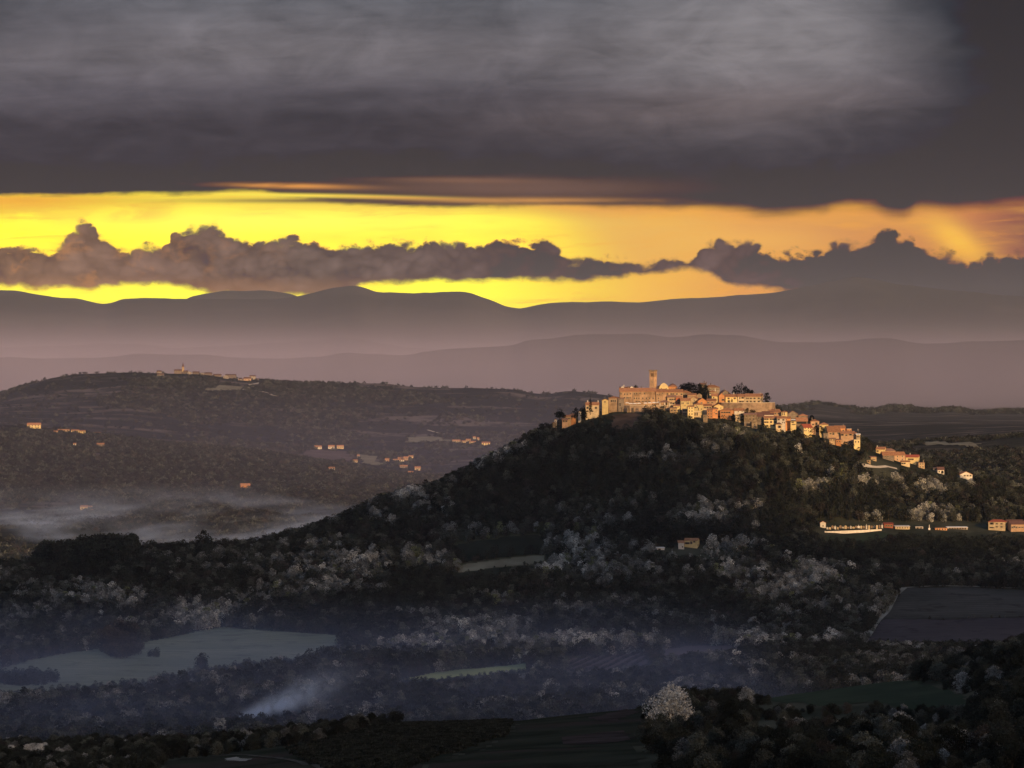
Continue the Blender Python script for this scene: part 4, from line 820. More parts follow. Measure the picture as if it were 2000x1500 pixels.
h2('low dark-roofed house behind the pink apartment house', 1966, 1998, 1019, 1024, 3580, 8, 'x', 1.6, 0, 'grey', 'dark', win=(3,1))
# ---- farmhouse on the terrace in front of the hill
house('lone cream farmhouse with a red roof and deep porch amid the wooded slope', 1336.5, 1362, 1055.5, 1071, 3470, 9, 'x', 1.6, -14, 'yellow', 'tile', name='farmhouse', cat='farmhouse', wins=[(1342,1061,3.2,1.6),(1350,1060,1.0,2.2),(1356,1058)], side=(2,1,1))
house('white windowless annex leaning on the left wall of the lone farmhouse', 1325, 1336.2, 1060, 1074, 3468, 8, 's', 1.3, 0, 'white', 'tile', name='annex', cat='annex', drop=3, wins=[(1333,1068,.8,1.2)])
house('small white shed on the grass left of the lone farmhouse', 1283, 1298, 1070.5, 1075, 3458, 4, 's', .5, 6, 'white', 'white', name='shed', cat='shed', wins=[(1288,1073,1.2,1)])
# ---- cemetery
G3 = 'cemetery buildings'
house('cemetery chapel with a red roof at the left end of the row of tombs', 1602, 1613, 1021, 1031, 3466, 6, 'g', 1.2, 0, 'white', 'redtile', name='chapel', cat='chapel', wins=[(1607.5,1027,.7,1.3)], arched=True)
house('red-fronted gatehouse in the middle of the cemetery', 1727, 1744.5, 1024, 1032, 3474, 6, 's', 1.0, 0, 'red', 'redtile', name='gatehouse', cat='gatehouse', wins=[(1731,1027),(1736,1027),(1741,1027)])
house('long low cream mortuary hall right of the red cemetery gatehouse', 1748.5, 1777, 1028.5, 1034, 3470, 6, 's', .6, 5, 'cream', 'white', name='hall', cat='hall', win=(5,1), ww=.6)
house('white flat-roofed store between the mortuary hall and the pillar monument', 1788.5, 1803, 1029.5, 1033.5, 3474, 5, 'f', .3, 0, 'white', 'white', name='store', cat='store', win=(2,1), ww=1.4)
house('long orange-tinted workshop right of the grave monument', 1826.5, 1850, 1031.5, 1037, 3472, 7, 'f', .3, 4, 'orange', 'brown', name='workshop', cat='workshop', win=(4,1), ww=.8)
house('long white greenhouse-like shed at the right end of the cemetery row', 1850.5, 1890, 1030.5, 1035, 3474, 7, 's', .5, 3, 'white', 'white', name='shed', cat='shed', win=(7,1), ww=1.0)
random.seed(4)
for i in range(22):
    p = 1616+i*5.1; y = 1032-(p-1616)*0.018; d = hit(p, y+1, 3300, 3600)-2+random.uniform(-2, 2); h_ = random.uniform(1.3, 3.2); wv = random.uniform(1.2, 2.1)
    tb = link('tomb', mesh('tomb', *join([(*boxv(-wv/2, wv/2, 0, 2, -2.5, h_*.7), 0), (*boxv(-wv/2-.1, wv/2+.1, -.1, 2.1, h_*.7, h_*.8), 0), (*(prism([(-wv/2,h_*.8),(wv/2,h_*.8),(0,h_)], 0, 2, 'y') if i % 3 else boxv(-.12,.12,.9,1.1,h_*.8,h_*1.25)), 0)])[:2], WM[['white','cream','palestone'][i % 3]]))
    tb.location = W(p, y+1, d); tag(tb, 'pale stone tomb in the row behind the cemetery wall', 'tomb', 'tombs in the cemetery row')
cd0 = hit(1612, 1040, 3250, 3600)-2; cd1 = hit(1722, 1035, 3250, 3600)-2
cw = empty('cemetery_wall', W(1612, 1040, cd0)); tag(cw, 'long straight pale wall along the front of the cemetery', 'wall')
x_ = 722*K*cd1-612*K*cd0; z_ = W(1722, 1035, cd1).z-W(1612, 1040, cd0).z; yw = cd1-cd0
link('wall', mesh('wall', [(0,0,-3),(x_,yw,z_-3),(x_,yw+.5,z_-3),(0,.5,-3),(0,0,.9),(x_,yw,z_+.6),(x_,yw+.5,z_+.6),(0,.5,.9)], [(0,3,2,1),(4,5,6,7),(0,1,5,4),(1,2,6,5),(2,3,7,6),(3,0,4,7)], WM['white']), cw)
link('pier', mesh('pier', *boxv(-.6,.2,-.4,.6,-2,1.3), WM['white']), cw)
mo = link('grave_monument', mesh('grave_monument', *join([(*boxv(-.8,.8,-.8,.8,-2,.8),0),(*cyl(0,0,.8,3.6,.35,.2,8),0)])[:2], WM['white'])); mo.location = W(1815, 1033, hit(1815, 1034, 3300, 3600)-2); tag(mo, 'slim white pillar monument standing up right of the store', 'monument')
# ---- far houses on the hills behind
def far(label, p0, p1, y0, y1, d, wall='cream', roof='x', grp='far farmhouses on the hills behind', rot=0, **k_):
    dd = hit((p0+p1)/2, y1, d[0], d[1]); mpp = K*dd
    rh = (y1-y0)*mpp*0.34
    return house(label, p0, p1, y0+(y1-y0)*.38, y1, dd, dep=k_.pop('dep', 11), roof=roof, rh=rh, rot=rot, wall=wall, rm=k_.pop('rm', 'tile'), group=grp, drop=6, wh=2.0, ww=1.6, over=.6, **k_)
D2 = (9800, 13100); D1 = (7000, 9600)
for a_ in [('leftmost of the three far houses in a row above the bending path',614,628,870,877,'white',(3,1)),('middle of the three far houses in a row, above the bending path',641,653,869,877,'white',(2,1)),
   ('rightmost of the three far houses in a row above the bending path',658,671,869,876.5,'cream',(3,1)),('tiny bright far house between the row of three and the red-roofed cluster',697.5,702,887.5,893.5,'white',(1,1)),
   ('small pinkish far house below the tiny bright one',690,698,897,903,'cream',(2,1)),('far house with a white gable below the bending path, near the dark wood',642,653.5,912,919,'white',(2,1)),
   ('pinkish far house alone left of the red-roofed cluster',752,760,894.5,902,'pink',(2,1)),('low far house at the left of the red-roofed cluster',768,776,896,900.5,'cream',(2,1)),
   ('far house with a red roof in the left of the cluster centre',777,786,892.5,898,'orange',(2,1)),('bright far house in front of the red-roofed cluster',780,789,896,901.5,'white',(2,1)),
   ('far house with a red roof in the right of the cluster',788,797,891.5,899,'pink',(2,1)),('gabled far house at the top right of the red-roofed cluster',798,807,889,894.5,'cream',(2,1)),
   ('dim far house below the red-roofed cluster',781,796,908,914,'grey',(3,1)),('square far house right below the cluster with a pale side',810,821,911,918.5,'cream',(2,1)),
   ('stepped far house lowest in its group near the hill edge',797,807,920,927.5,'cream',(2,1)),('long cream house at the left of the upper far hamlet',884,899,858.5,864,'cream',(4,1)),
   ('low cream house in the left centre of the upper far hamlet',902,910,860,865,'cream',(2,1)),('cream house at the centre of the upper far hamlet',910,919,857,862.5,'cream',(2,1)),
   ('wide cream house in front of the upper far hamlet centre',917,929,861,867.5,'yellow',(3,1)),('narrow white house standing above the upper far hamlet',924,929,852,858,'white',(1,1)),
   ('slim pale house right above the upper far hamlet',931.5,936,854,860,'cream',(1,1)),('square cream far house apart at the right of the upper hamlet',941,957,862.5,870,'yellow',(3,2))]:
    dd = (9700, 13100) if a_[3] < 905 else (8400, 12000)
    far(a_[0], a_[1], a_[2], a_[3], a_[4], dd, a_[5], win=a_[6], grp='far farmhouses right of the middle of the hills')
for a_ in [('large cream far house nearest the left edge of the photo',53,79,825.5,836.5,'yellow',(4,2)),('low pale far wall house left of the bright long farm',104,112,841,846,'cream',(2,1)),
   ('thin grey far barn left of the bright long farm',113,135,838,842.5,'tan',(4,1)),('bright long far farmhouse with a yellow end',139,154,838.5,844.5,'yellow',(3,1)),('yellow right wing of the bright long far farmhouse',153,166,840,846,'yellow',(3,1)),
   ('flat white far shed right of the bright long farm',184,195,844,847,'white',(2,1)),('single bright far hut below the long farm',143,148,865,870,'white',(1,1)),('dim far barn with pale trim right of the single hut',189,203,865,872,'grey',(3,1)),
   ('red and cream far house alone in the dark wood above the mist',470,488,944,953,'orange',(2,1)),('bright far house above the mist bank at the left',157,170,987,996,'yellow',(2,1)),('low white roofed annex right of the bright house above the mist',170,179,988,991.5,'white',(2,1)),
   ('pinkish far house half hidden right of the mist house',177,191,994.5,999,'pink',(2,1)),('tiny white far shed lowest above the mist',194,204,1009,1013.5,'white',(1,1))]:
    far(a_[0], a_[1], a_[2], a_[3], a_[4], (6000, 9500) if a_[3] > 900 else (8600, 9550), a_[5], win=a_[6], grp='far farmhouses on the left spur')
GV = 'houses of the far hilltop village'
for a_ in [('upper white house at the left end of the far hilltop village',306,315,723,730,'white','x'),('lower white house at the left end of the far hilltop village',307,320,729,735.5,'white','x'),
   ('long nave-like house at the foot of the far church spire',340,355,721,727,'pink','x'),('house right of the far church spire',358,367,723,729,'tan','x'),('low gabled house with a white side right of the far church',366,374,725,731.5,'white','g'),
   ('first long roof after the far church',376,389,725,730,'tan','x'),('small house with a white gable in the middle of the far village',392,398,727,733.5,'white','g'),('long brown roof in the middle of the far village',399,414,727,732,'tan','x'),
   ('second long brown roof in the middle of the far village',416,432,730,735,'pink','x'),('white gabled house right of the second long brown roof',436,446,732,739.5,'white','g'),('long brown roof above the white gabled house',440,461,730.5,735,'tan','x'),
   ('low white house at the foot of the orange far house',465,476,739,743,'white','x'),('orange house at the right end of the far hilltop village',476,490,736,744,'orange','x'),('cream house behind the orange far house',487,499,732.5,738,'cream','x'),('last white house on the right of the far hilltop village',498,505,739,742.5,'white','x')]:
    dd = 13150; mpp = K*dd
    house(a_[0], a_[1], a_[2], a_[3]+(a_[4]-a_[3])*.42, a_[4], dd, 12, a_[6], (a_[4]-a_[3])*mpp*.34, 0, {'white': 'dimwhite', 'cream': 'dimwhite', 'orange': 'pink'}.get(a_[5], 'dimtan'), 'dark', win=(2,1), group=GV, drop=12, wh=2.0, ww=1.6)
sp = empty('church_tower', W(357.5, 727, 13180)); tag(sp, 'thin church spire rising over the far hilltop village on the left', 'church tower')
link('tower', mesh('tower', *boxv(-3.3,3.3,-3.3,3.3,-15,17), WM['tan']), sp); link('spire', mesh('spire', *cyl(0,0,17,32,3.8,.2,8), RM['dark']), sp)
for q in (-1.2, 1.2):
    wo = link('window', window_mesh(1.0, 2.6, True), sp); wo.location = (q, -3.3, 11)
house('red-roofed house showing only its roof at the bottom edge of the photo', 202, 224, 1504, 1530, 1060, 4, 'x', .8, 0, 'cream', 'redtile', name='cottage', cat='cottage', win=(2,1))

# ------------------------------------------------------------------ trees
def foliage(name, dark, light, rough=0.9):
    m_ = bpy.data.materials.new(name); m_.use_nodes = True; nt = m_.node_tree; nt.nodes.clear(); s = NT(nt)
    g = s.new('ShaderNodeNewGeometry'); oi = s.new('ShaderNodeObjectInfo')
    n_ = s.noise(s.new('ShaderNodeTexCoord').outputs['Object'], 0.55, 3, 0.6)
    f = s.add(s.mul(g.outputs['Random Per Island'], 0.55), s.mul(s.step(n_, 0.35, 0.65), 0.45))
    col = s.mix(f, dark, light)
    v_ = s.rng(oi.outputs['Random'], 0, 1, 0.45, 1.6)
    col = s.mix(1.0, col, s.vec(v_, s.mul(v_, 0.98), s.mul(v_, 0.95)), 'MULTIPLY')
    df = s.new('ShaderNodeBsdfDiffuse'); s.put(df.inputs[0], col)
    tl = s.new('ShaderNodeBsdfTranslucent'); s.put(tl.inputs[0], col)
    mx_ = s.new('ShaderNodeMixShader'); mx_.inputs[0].default_value = 0.25
    nt.links.new(df.outputs[0], mx_.inputs[1]); nt.links.new(tl.outputs[0], mx_.inputs[2])
    o = s.new('ShaderNodeOutputMaterial'); nt.links.new(mx_.outputs[0], o.inputs[0]); return m_
M_BARK = mat('bark', lambda s, b: s.mix(s.noise(wpos(s), 6, 3, 0.6), (0.035,0.028,0.022), (0.09,0.075,0.06)))
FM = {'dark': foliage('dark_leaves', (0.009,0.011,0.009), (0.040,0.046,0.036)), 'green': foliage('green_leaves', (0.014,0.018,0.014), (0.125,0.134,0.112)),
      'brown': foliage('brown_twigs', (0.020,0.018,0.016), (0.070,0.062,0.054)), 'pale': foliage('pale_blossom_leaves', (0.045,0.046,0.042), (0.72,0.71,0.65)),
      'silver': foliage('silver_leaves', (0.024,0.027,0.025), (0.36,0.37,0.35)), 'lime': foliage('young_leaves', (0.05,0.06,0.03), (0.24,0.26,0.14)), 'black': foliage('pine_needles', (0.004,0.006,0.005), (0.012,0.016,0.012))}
def quads_mesh(name, V, m_, extra=None):
    """V: (n,4,3) leaf quads; extra = (verts, faces) for wood"""
    nq = len(V); vs = V.reshape(-1, 3); ex = extra or ([], [])
    ev = np.array(ex[0], float).reshape(-1, 3); tot = np.vstack([vs, ev]) if len(ev) else vs
    li = list(range(nq*4)); ls = list(range(0, nq*4, 4)); mi = [0]*nq
    for f in ex[1]:
        ls.append(len(li)); li += [nq*4+q for q in f]; mi.append(1)
    me = bpy.data.meshes.new(name); me.vertices.add(len(tot)); me.vertices.foreach_set('co', tot.ravel().astype(np.float32))
    me.loops.add(len(li)); me.loops.foreach_set('vertex_index', np.array(li, np.int32))
    me.polygons.add(len(ls)); me.polygons.foreach_set('loop_start', np.array(ls, np.int32)); 
    me.materials.append(m_); me.materials.append(M_BARK)
    me.polygons.foreach_set('material_index', np.array(mi, np.int32)); me.update(calc_edges=True); return me
def leaves(rng, lobes, n, size, up=0.3):
    """leaf-sized quads on and inside a set of lobes (centre, radii)"""
    wgt = np.array([l[1][0]*l[1][1] for l in lobes]); wgt /= wgt.sum()
    k_ = rng.choice(len(lobes), n, p=wgt); C_ = np.array([l[0] for l in lobes])[k_]; R_ = np.array([l[1] for l in lobes])[k_]
    dv_ = rng.normal(size=(n, 3)); dv_[:, 2] = dv_[:, 2]+up; dv_ /= np.linalg.norm(dv_, axis=1)[:, None]
    r_ = (1-np.abs(rng.normal(0, 0.16, n)))[:, None]+np.maximum(0, rng.normal(0, .1, n))[:, None]
    c = C_+dv_*R_*r_
    nn = dv_+rng.normal(0, 0.7, (n, 3)); nn /= np.linalg.norm(nn, axis=1)[:, None]
    a_ = np.cross(nn, rng.normal(size=(n, 3))); a_ /= np.linalg.norm(a_, axis=1)[:, None]; b_ = np.cross(nn, a_)
    s1 = (size*rng.uniform(0.55, 1.3, n))[:, None]; s2 = s1*rng.uniform(0.5, 0.9, n)[:, None]
    return np.stack([c-a_*s1, c-b_*s2, c+a_*s1, c+b_*s2], 1)
def limbs(rng, h, rad, cz, cr, nb=6):
    """tapered trunk with limbs; h = height of the fork"""
    V, F = [], []
    def tube(p0, p1, r0, r1, n=6):
        p0, p1 = Vector(p0), Vector(p1); ax = (p1-p0).normalized(); u_ = ax.orthogonal().normalized(); w2_ = ax.cross(u_); o = len(V)
        for p, r in ((p0, r0), (p1, r1)):
            for i in range(n): q = p+u_*r*math.cos(2*math.pi*i/n)+w2_*r*math.sin(2*math.pi*i/n); V.append(tuple(q))
        for i in range(n): F.append((o+i, o+(i+1) % n, o+n+(i+1) % n, o+n+i))
    bend = rng.normal(0, .12*h, 2)
    tube((0,0,-1.5), (bend[0]*.4, bend[1]*.4, h*.5), rad*1.25, rad*.9); tube((bend[0]*.4, bend[1]*.4, h*.5), (bend[0], bend[1], h), rad*.9, rad*.65)
    for i in range(nb):
        a_ = i/nb*2*math.pi+rng.uniform(-.4,.4); e_ = rng.uniform(.5, .85)
        tube((bend[0], bend[1], h*rng.uniform(.75, 1)), (math.cos(a_)*cr*e_, math.sin(a_)*cr*e_, cz+rng.uniform(-.1,.5)*cr), rad*.45, rad*.12, 5)
    tube((bend[0], bend[1], h), (bend[0]*.6, bend[1]*.6, cz+cr*.5), rad*.6, rad*.12, 5)
    return V, F
def crown_lobes(rng, H, R, n, base=0.25, flat=1.0, cone=0.0):
    L = []
    for i in range(n):
        a_ = rng.uniform(0, 2*math.pi); t_ = rng.uniform(0, 1); z = H*(base+(0.92-base)*t_)
        env = math.sqrt(max(.05, 1-(2*t_*0.92-.75)**2))*(1-cone*t_)
        r_ = R*env*rng.uniform(.35, .78); lr = R*rng.uniform(.26, .46)*(1-.4*cone*t_)
        L.append(((math.cos(a_)*r_, math.sin(a_)*r_, z), (lr, lr, lr*flat*rng.uniform(.7, 1))))
    L.append(((0, 0, H*(base+.35)), (R*.55, R*.55, H*.3)))
    return L
def broad(seed, H, R, n, size, m_, name='broadleaf_tree', nl=16, wood=True, **k_):
    rng = np.random.default_rng(seed); L = crown_lobes(rng, H, R, nl, **k_)
    return quads_mesh(name, leaves(rng, L, n, size), FM[m_], limbs(rng, H*.35, R*.07, H*.6, R*.8) if wood else None)
# kinds scattered as woodland
KINDS = ['dark', 'dark', 'green', 'green', 'brown', 'pale', 'silver', 'lime', 'dark']
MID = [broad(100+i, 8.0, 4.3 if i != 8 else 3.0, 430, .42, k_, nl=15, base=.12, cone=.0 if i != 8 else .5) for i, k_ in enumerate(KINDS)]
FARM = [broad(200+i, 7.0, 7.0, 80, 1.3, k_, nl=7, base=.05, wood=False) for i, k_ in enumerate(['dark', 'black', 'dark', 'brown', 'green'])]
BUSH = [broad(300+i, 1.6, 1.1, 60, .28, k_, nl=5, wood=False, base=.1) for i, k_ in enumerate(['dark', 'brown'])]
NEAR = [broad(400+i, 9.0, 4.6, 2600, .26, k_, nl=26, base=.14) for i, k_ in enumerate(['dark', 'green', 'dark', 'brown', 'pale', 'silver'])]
protos = {}
def pool(key, meshes):
    c = bpy.data.collections.new(key)
    for i, me in enumerate(meshes):
        o = bpy.data.objects.new('proto_%02d' % i, me); c.objects.link(o)
    protos[key] = c; return c
pool('mid', MID); pool('far', FARM); pool('bush', BUSH); pool('near', NEAR)
def scatter(name, key, pts, kind, scl, rzs, label, cat):
    """one object of woodland: a set of points, a tree on each"""
    me = bpy.data.meshes.new(name); n_ = len(pts); me.vertices.add(n_); me.vertices.foreach_set('co', np.asarray(pts, np.float32).ravel())
    for an, ty, dat in (('kind_i', 'INT', kind), ('scl', 'FLOAT', scl), ('rz', 'FLOAT', rzs)):
        at_ = me.attributes.new(an, ty, 'POINT'); at_.data.foreach_set('value', np.asarray(dat, np.int32 if ty == 'INT' else np.float32))
    o = link(name, me); tag(o, label, cat, kind='stuff')
    g = bpy.data.node_groups.new(name+'_scatter', 'GeometryNodeTree')
    g.interface.new_socket('Geometry', in_out='INPUT', socket_type='NodeSocketGeometry'); g.interface.new_socket('Geometry', in_out='OUTPUT', socket_type='NodeSocketGeometry')
    N_ = g.nodes.new; gi, go = N_('NodeGroupInput'), N_('NodeGroupOutput')
    mp_ = N_('GeometryNodeMeshToPoints'); ci = N_('GeometryNodeCollectionInfo'); ci.inputs['Collection'].default_value = protos[key]
    ci.inputs['Separate Children'].default_value = True; ci.inputs['Reset Children'].default_value = True
    ip = N_('GeometryNodeInstanceOnPoints'); ip.inputs['Pick Instance'].default_value = True
    def attr(nm, ty):
        a_ = N_('GeometryNodeInputNamedAttribute'); a_.data_type = ty; a_.inputs['Name'].default_value = nm; return a_.outputs[0]
    cx = N_('ShaderNodeCombineXYZ'); L_ = g.links.new
    L_(gi.outputs[0], mp_.inputs[0]); L_(mp_.outputs[0], ip.inputs['Points']); L_(ci.outputs[0], ip.inputs['Instance'])
    L_(attr('kind_i', 'INT'), ip.inputs['Instance Index']); L_(attr('rz', 'FLOAT'), cx.inputs[2]); L_(cx.outputs[0], ip.inputs['Rotation'])
    L_(attr('scl', 'FLOAT'), ip.inputs['Scale']); L_(ip.outputs[0], go.inputs[0])
    md = o.modifiers.new('scatter', 'NODES'); md.node_group = g
    return o
# patches seen in the photo: (px, py, rx, ry, strength) of pale crowns and of very dark wood
PALE = [(1290,893,90,16,.75),(1400,878,50,12,.55),(1385,1002,42,22,1),(1140,1070,60,24,.9),(1110,1112,95,18,.8),(1010,1045,110,22,.5),(1170,1030,60,18,.6),
        (930,905,50,22,.7),(985,878,40,16,.6),(780,972,40,12,.9),(1010,930,70,18,.5),(700,1110,150,22,.55),(840,1100,60,22,.8),(600,1160,140,24,.5),(380,1208,50,16,.9),(190,1170,80,22,.7),
        (80,1200,80,14,.5),(700,1010,80,16,.5),(850,990,60,14,.6),(920,1240,90,20,.9),(820,1262,80,14,.9),(1110,1258,160,12,1),(1010,1285,60,8,.7),(1590,1128,60,22,1),(1500,1160,60,18,.9),(1430,1120,80,14,.6),
        (1470,1258,75,14,.9),(1620,1255,40,10,.5),(1750,1262,30,10,.9),(1400,1075,130,16,.6),(1560,1085,80,14,.6),(1700,945,80,14,.5),(1830,955,60,10,.8),(1640,925,50,14,.45),(1580,950,40,16,.45),(1840,1000,50,12,.7),
        (1920,1035,40,10,.8),(1550,880,50,10,.4),(1440,845,40,10,.4),(250,1225,40,10,.6),(470,1190,60,14,.5),(1250,1110,40,14,.6),(975,1175,40,10,.7),(1480,1000,60,24,.5),(1700,1010,40,10,.5)]
DARK = [(1150,930,220,34,1),(1180,860,90,20,.9),(1530,1015,45,42,1),(1300,945,120,26,.8),(160,1095,95,40,1.2),(395,1065,60,22,1.1),(690,1015,26,14,1),(880,1145,150,36,.9),(730,1180,200,26,.6),(1350,1045,200,14,1),
        (1700,1085,220,22,1),(1850,1075,160,20,1),(1000,1010,60,20,.7),(930,985,60,20,.8),(1640,985,140,22,.8),(1450,1190,160,14,.6),(1100,1160,120,14,.7),(600,1300,400,12,.7),(1000,835,60,14,.6)]
def patch(px, py, L):
    r = np.zeros(len(px))
    for (cx, cy, rx, ry, st) in L: r = np.maximum(r, st*np.exp(-(((px-cx)/rx)**2+((py-cy)/ry)**2)))
    return r
def free(px, d, X, Y, pad=4.0):
    ok = np.ones(len(px), bool)
    for gp, x0, x1, y0, y1 in SHEETS:
        m_ = (X > x0) & (X < x1) & (Y > y0) & (Y < y1)
        if m_.any(): ok[m_] &= ~inpoly(X[m_], Y[m_], gp)
    for (x0, x1, ye, yb, dd, dep) in HB:
        if dd > 5000: pad_ = 12
        else: pad_ = pad
        xa, xb = (x0-1000)*K*dd-pad_, (x1-1000)*K*dd+pad_
        ok &= ~((X > xa) & (X < xb) & (Y > dd-pad_-(6 if dd < 5000 else 25)) & (Y < dd+dep+pad_))
    return ok
def sample(rng, d0, d1, p0, p1, spacing):
    """evenly spread points in the strip of ground between two distances"""
    x0, x1 = min((p0-1000)*K*d0, (p0-1000)*K*d1), max((p1-1000)*K*d1, (p1-1000)*K*d0)
    gx, gy = np.meshgrid(np.arange(x0, x1, spacing), np.arange(d0, d1, spacing))
    X = (gx+rng.uniform(-.48, .48, gx.shape)*spacing).ravel(); Y = (gy+rng.uniform(-.48, .48, gy.shape)*spacing).ravel()
    P_ = 1000+X/(K*Y); k_ = (P_ > p0) & (P_ < p1); return X[k_], Y[k_], P_[k_]
rng = np.random.default_rng(11)
# -- the wooded hill and the valley woods
X, Y, PX = sample(rng, 2020, 4100, -350, 2350, 6.0)
Zr = ground(PX, Y); PY = HY-Zr/(K*Y)
town = inpoly(PX, PY, [(1172,812),(1180,770),(1520,760),(1700,850),(1690,872),(1640,868),(1590,856),(1530,846),(1480,838),(1380,826),(1335,815),(1290,808)]) & (Y > 3600) & (Y < 3790)
town |= inpoly(PX, PY, [(1140,820),(1145,780),(1175,780),(1175,812)]) & (Y > 3600)
open_ = inpoly(PX, PY, [(1590,1040),(1740,1036),(1930,1036),(1930,1028),(1600,1026)]) & (Y > 3200) & (Y < 3560)
open_ |= inpoly(PX, PY, [(1690,890),(1712,880),(1800,905),(1806,925),(1700,918)]) & (Y > 3500) & (Y < 3780)
clear = fbm(X/85, Y/85, 301, 3) > 0.42
clear &= (PY > 1010)
keep = ~town & ~open_ & free(PX, Y, X, Y) & ~hidden(PX, Y, PY-26)
keep &= ~(clear & (rng.uniform(size=len(X)) < .75))
X, Y, PX, Zr, PY = [a_[keep] for a_ in (X, Y, PX, Zr, PY)]
pn = fbm(X/70, Y/70, 41, 4); pn2 = fbm(X/22, Y/22, 57, 3); pale = patch(PX, PY-8, PALE); dark = patch(PX, PY-6, DARK)
r = rng.uniform(size=len(X)); r2 = rng.uniform(size=len(X))
kind = np.where(r < .34, 0, np.where(r < .56, 1, np.where(r < .70, 2, np.where(r < .80, 3, np.where(r < .94, 4, 8)))))
score = pale*1.25+.10*pn+.55*pn2*(pale > .15)-dark*.9+.15*(pn > .35)
soft_ = score+.30*rng.normal(size=len(X))*(.35+score.clip(0, 1))
kind = np.where(soft_ > .80, np.where(r < .6, 5, 6), np.where(soft_ > .50, np.where(r < .25, 5, np.where(r < .75, 6, 2)), np.where(soft_ > .26, np.where(r < .40, 6, np.where(r < .8, 2, 3)), kind)))
kind = np.where((pale > .3) & (r > .93), 7, kind)
kind = np.where((fbm(X/38, Y/38, 71, 4) > .16) & (r2 > .40) & (kind < 5) & (dark < .4) & ((PY > 985) | (fbm(X/38, Y/38, 71, 4) > .40)), np.where((r > .6) & (PY > 960), 6, np.where(r > .3, 2, 3)), kind)
kind = np.where((dark > .5) & (kind > 1) & (r2 < .9), 0, kind)
scl = rng.uniform(.70, 1.45, len(X))*(1+.25*pn)*np.interp(PY, [800, 860], [.72, 1.0])
big = (patch(PX, PY, [(160,1090,100,30,1),(395,1062,30,16,1),(435,1062,10,14,1),(240,1268,60,30,.5)]) > .35)
scl = np.where(big, scl*1.8, scl); kind = np.where(big & (Y > 3300), 0, kind)
kind = np.where(big & (Y < 3300), 4, kind)
mb = PY-np.interp(PX, [0,100,200,270,330,400,480,560,655], [1362,1354,1346,1336,1326,1314,1302,1292,1268])
scl = np.where((mb > -4) & (mb < 24) & (PX < 670) & (Y > 2000) & (Y < 3000), scl*.5, scl)
for bl, yd in (([(780,1332),(860,1329),(960,1320),(1034,1312)], 30), ([(893,1121),(1068,1100)], 24), ([(1078,1314),(1190,1311),(1276,1300)], 24), ([(1688,1256),(2000,1258)], 24), ([(1290,1289),(1440,1277)], 18), ([(1718,1212),(2050,1208)], 12), ([(1690,1250),(1712,1220),(1740,1185),(1762,1150)], 14)):
    mb = PY-np.interp(PX, [q[0] for q in bl], [q[1] for q in bl]); scl = np.where((mb > -3) & (mb < yd) & (PX > bl[0][0]-4) & (PX < bl[-1][0]+4) & (Y > 2000) & (Y < 3460), scl*np.interp(mb, [0, yd], [.3, .7]), scl)
# nothing tall right in front of the houses
topy = PY-8.5*scl/(K*Y); gone = np.zeros(len(X), bool)
for (x0, x1, ye, yb, dd, dep) in HB:
    cxh = (x0+x1)/2
    if 3200 < dd < 3800:
        gone |= (PX > x0-7) & (PX < x1+7) & (Y < dd) & (Y > dd-130) & (topy < yb-np.where((cxh < 1180) | ((cxh > 1500) & (cxh < 1700)), .5, .34)*(yb-ye)) & (PY > ye)
gone |= (PX > 1594) & (PX < 1745) & (Y > 3250) & (Y < 3520) & (PY < 1066) & (topy < 1066) & (PY > 1020)
gone |= (PX > 1745) & (PX < 1930) & (Y > 3250) & (Y < 3520) & (topy < 1037) & (PY > 1020)
gone |= (PX > 1680) & (PX < 1760) & (Y > 3560) & (Y < 3760) & (topy < 918) & (PY > 905)
X, Y, PX, Zr, PY, kind, scl = [a_[~gone] for a_ in (X, Y, PX, Zr, PY, kind, scl)]
for (x0, x1, ye, yb, dd, dep) in HB:
    if 3150 < dd < 3580:
        hx, hw = ((x0+x1)/2-1000)*K*dd, (x1-x0)/2*K*dd+7; sx_, sy_ = math.sin(a), -math.cos(a)
        al = (X-hx)*sx_+(Y-dd)*sy_; lat = np.abs((X-hx)*sy_-(Y-dd)*sx_); scl = np.where((al > 0) & (al < 60) & (lat < hw), scl*np.interp(al, [0, 60], [.25, .8]), scl)
low_ = (PX > 1075) & (PX < 1240) & (Y > 3480) & (Y < 3640) & (PY < 850); scl = np.where(low_, scl*.5, scl)
# spread bushes on the meadow
for (cx_, cy_, rx_, ry_, n_, kk, sc0) in [(238,1272,38,16,70,4,1.1),(298,1282,12,4,6,0,.7),(50,1331,62,10,90,0,.8),(396,1308,5,3,3,0,1.6),(0,1300,10,3,10,0,.8)]:
    th_ = rng.uniform(0, 2*math.pi, n_); rr_ = np.sqrt(rng.uniform(0, 1, n_)); q = cx_+rx_*rr_*np.cos(th_); yy_ = cy_+ry_*rr_*np.sin(th_)
    dd = np.array([hit(a_, b_, 2000, 3300) for a_, b_ in zip(q, yy_)])
    X = np.append(X, (q-1000)*K*dd); Y = np.append(Y, dd); PX = np.append(PX, q); Zr = np.append(Zr, ground(q, dd)); PY = np.append(PY, yy_)
    kind = np.append(kind, np.full(n_, kk)); scl = np.append(scl, rng.uniform(.6, 1.1, n_)*sc0)
rzs = rng.uniform(0, 6.28, len(X))
print('mid trees', len(X))
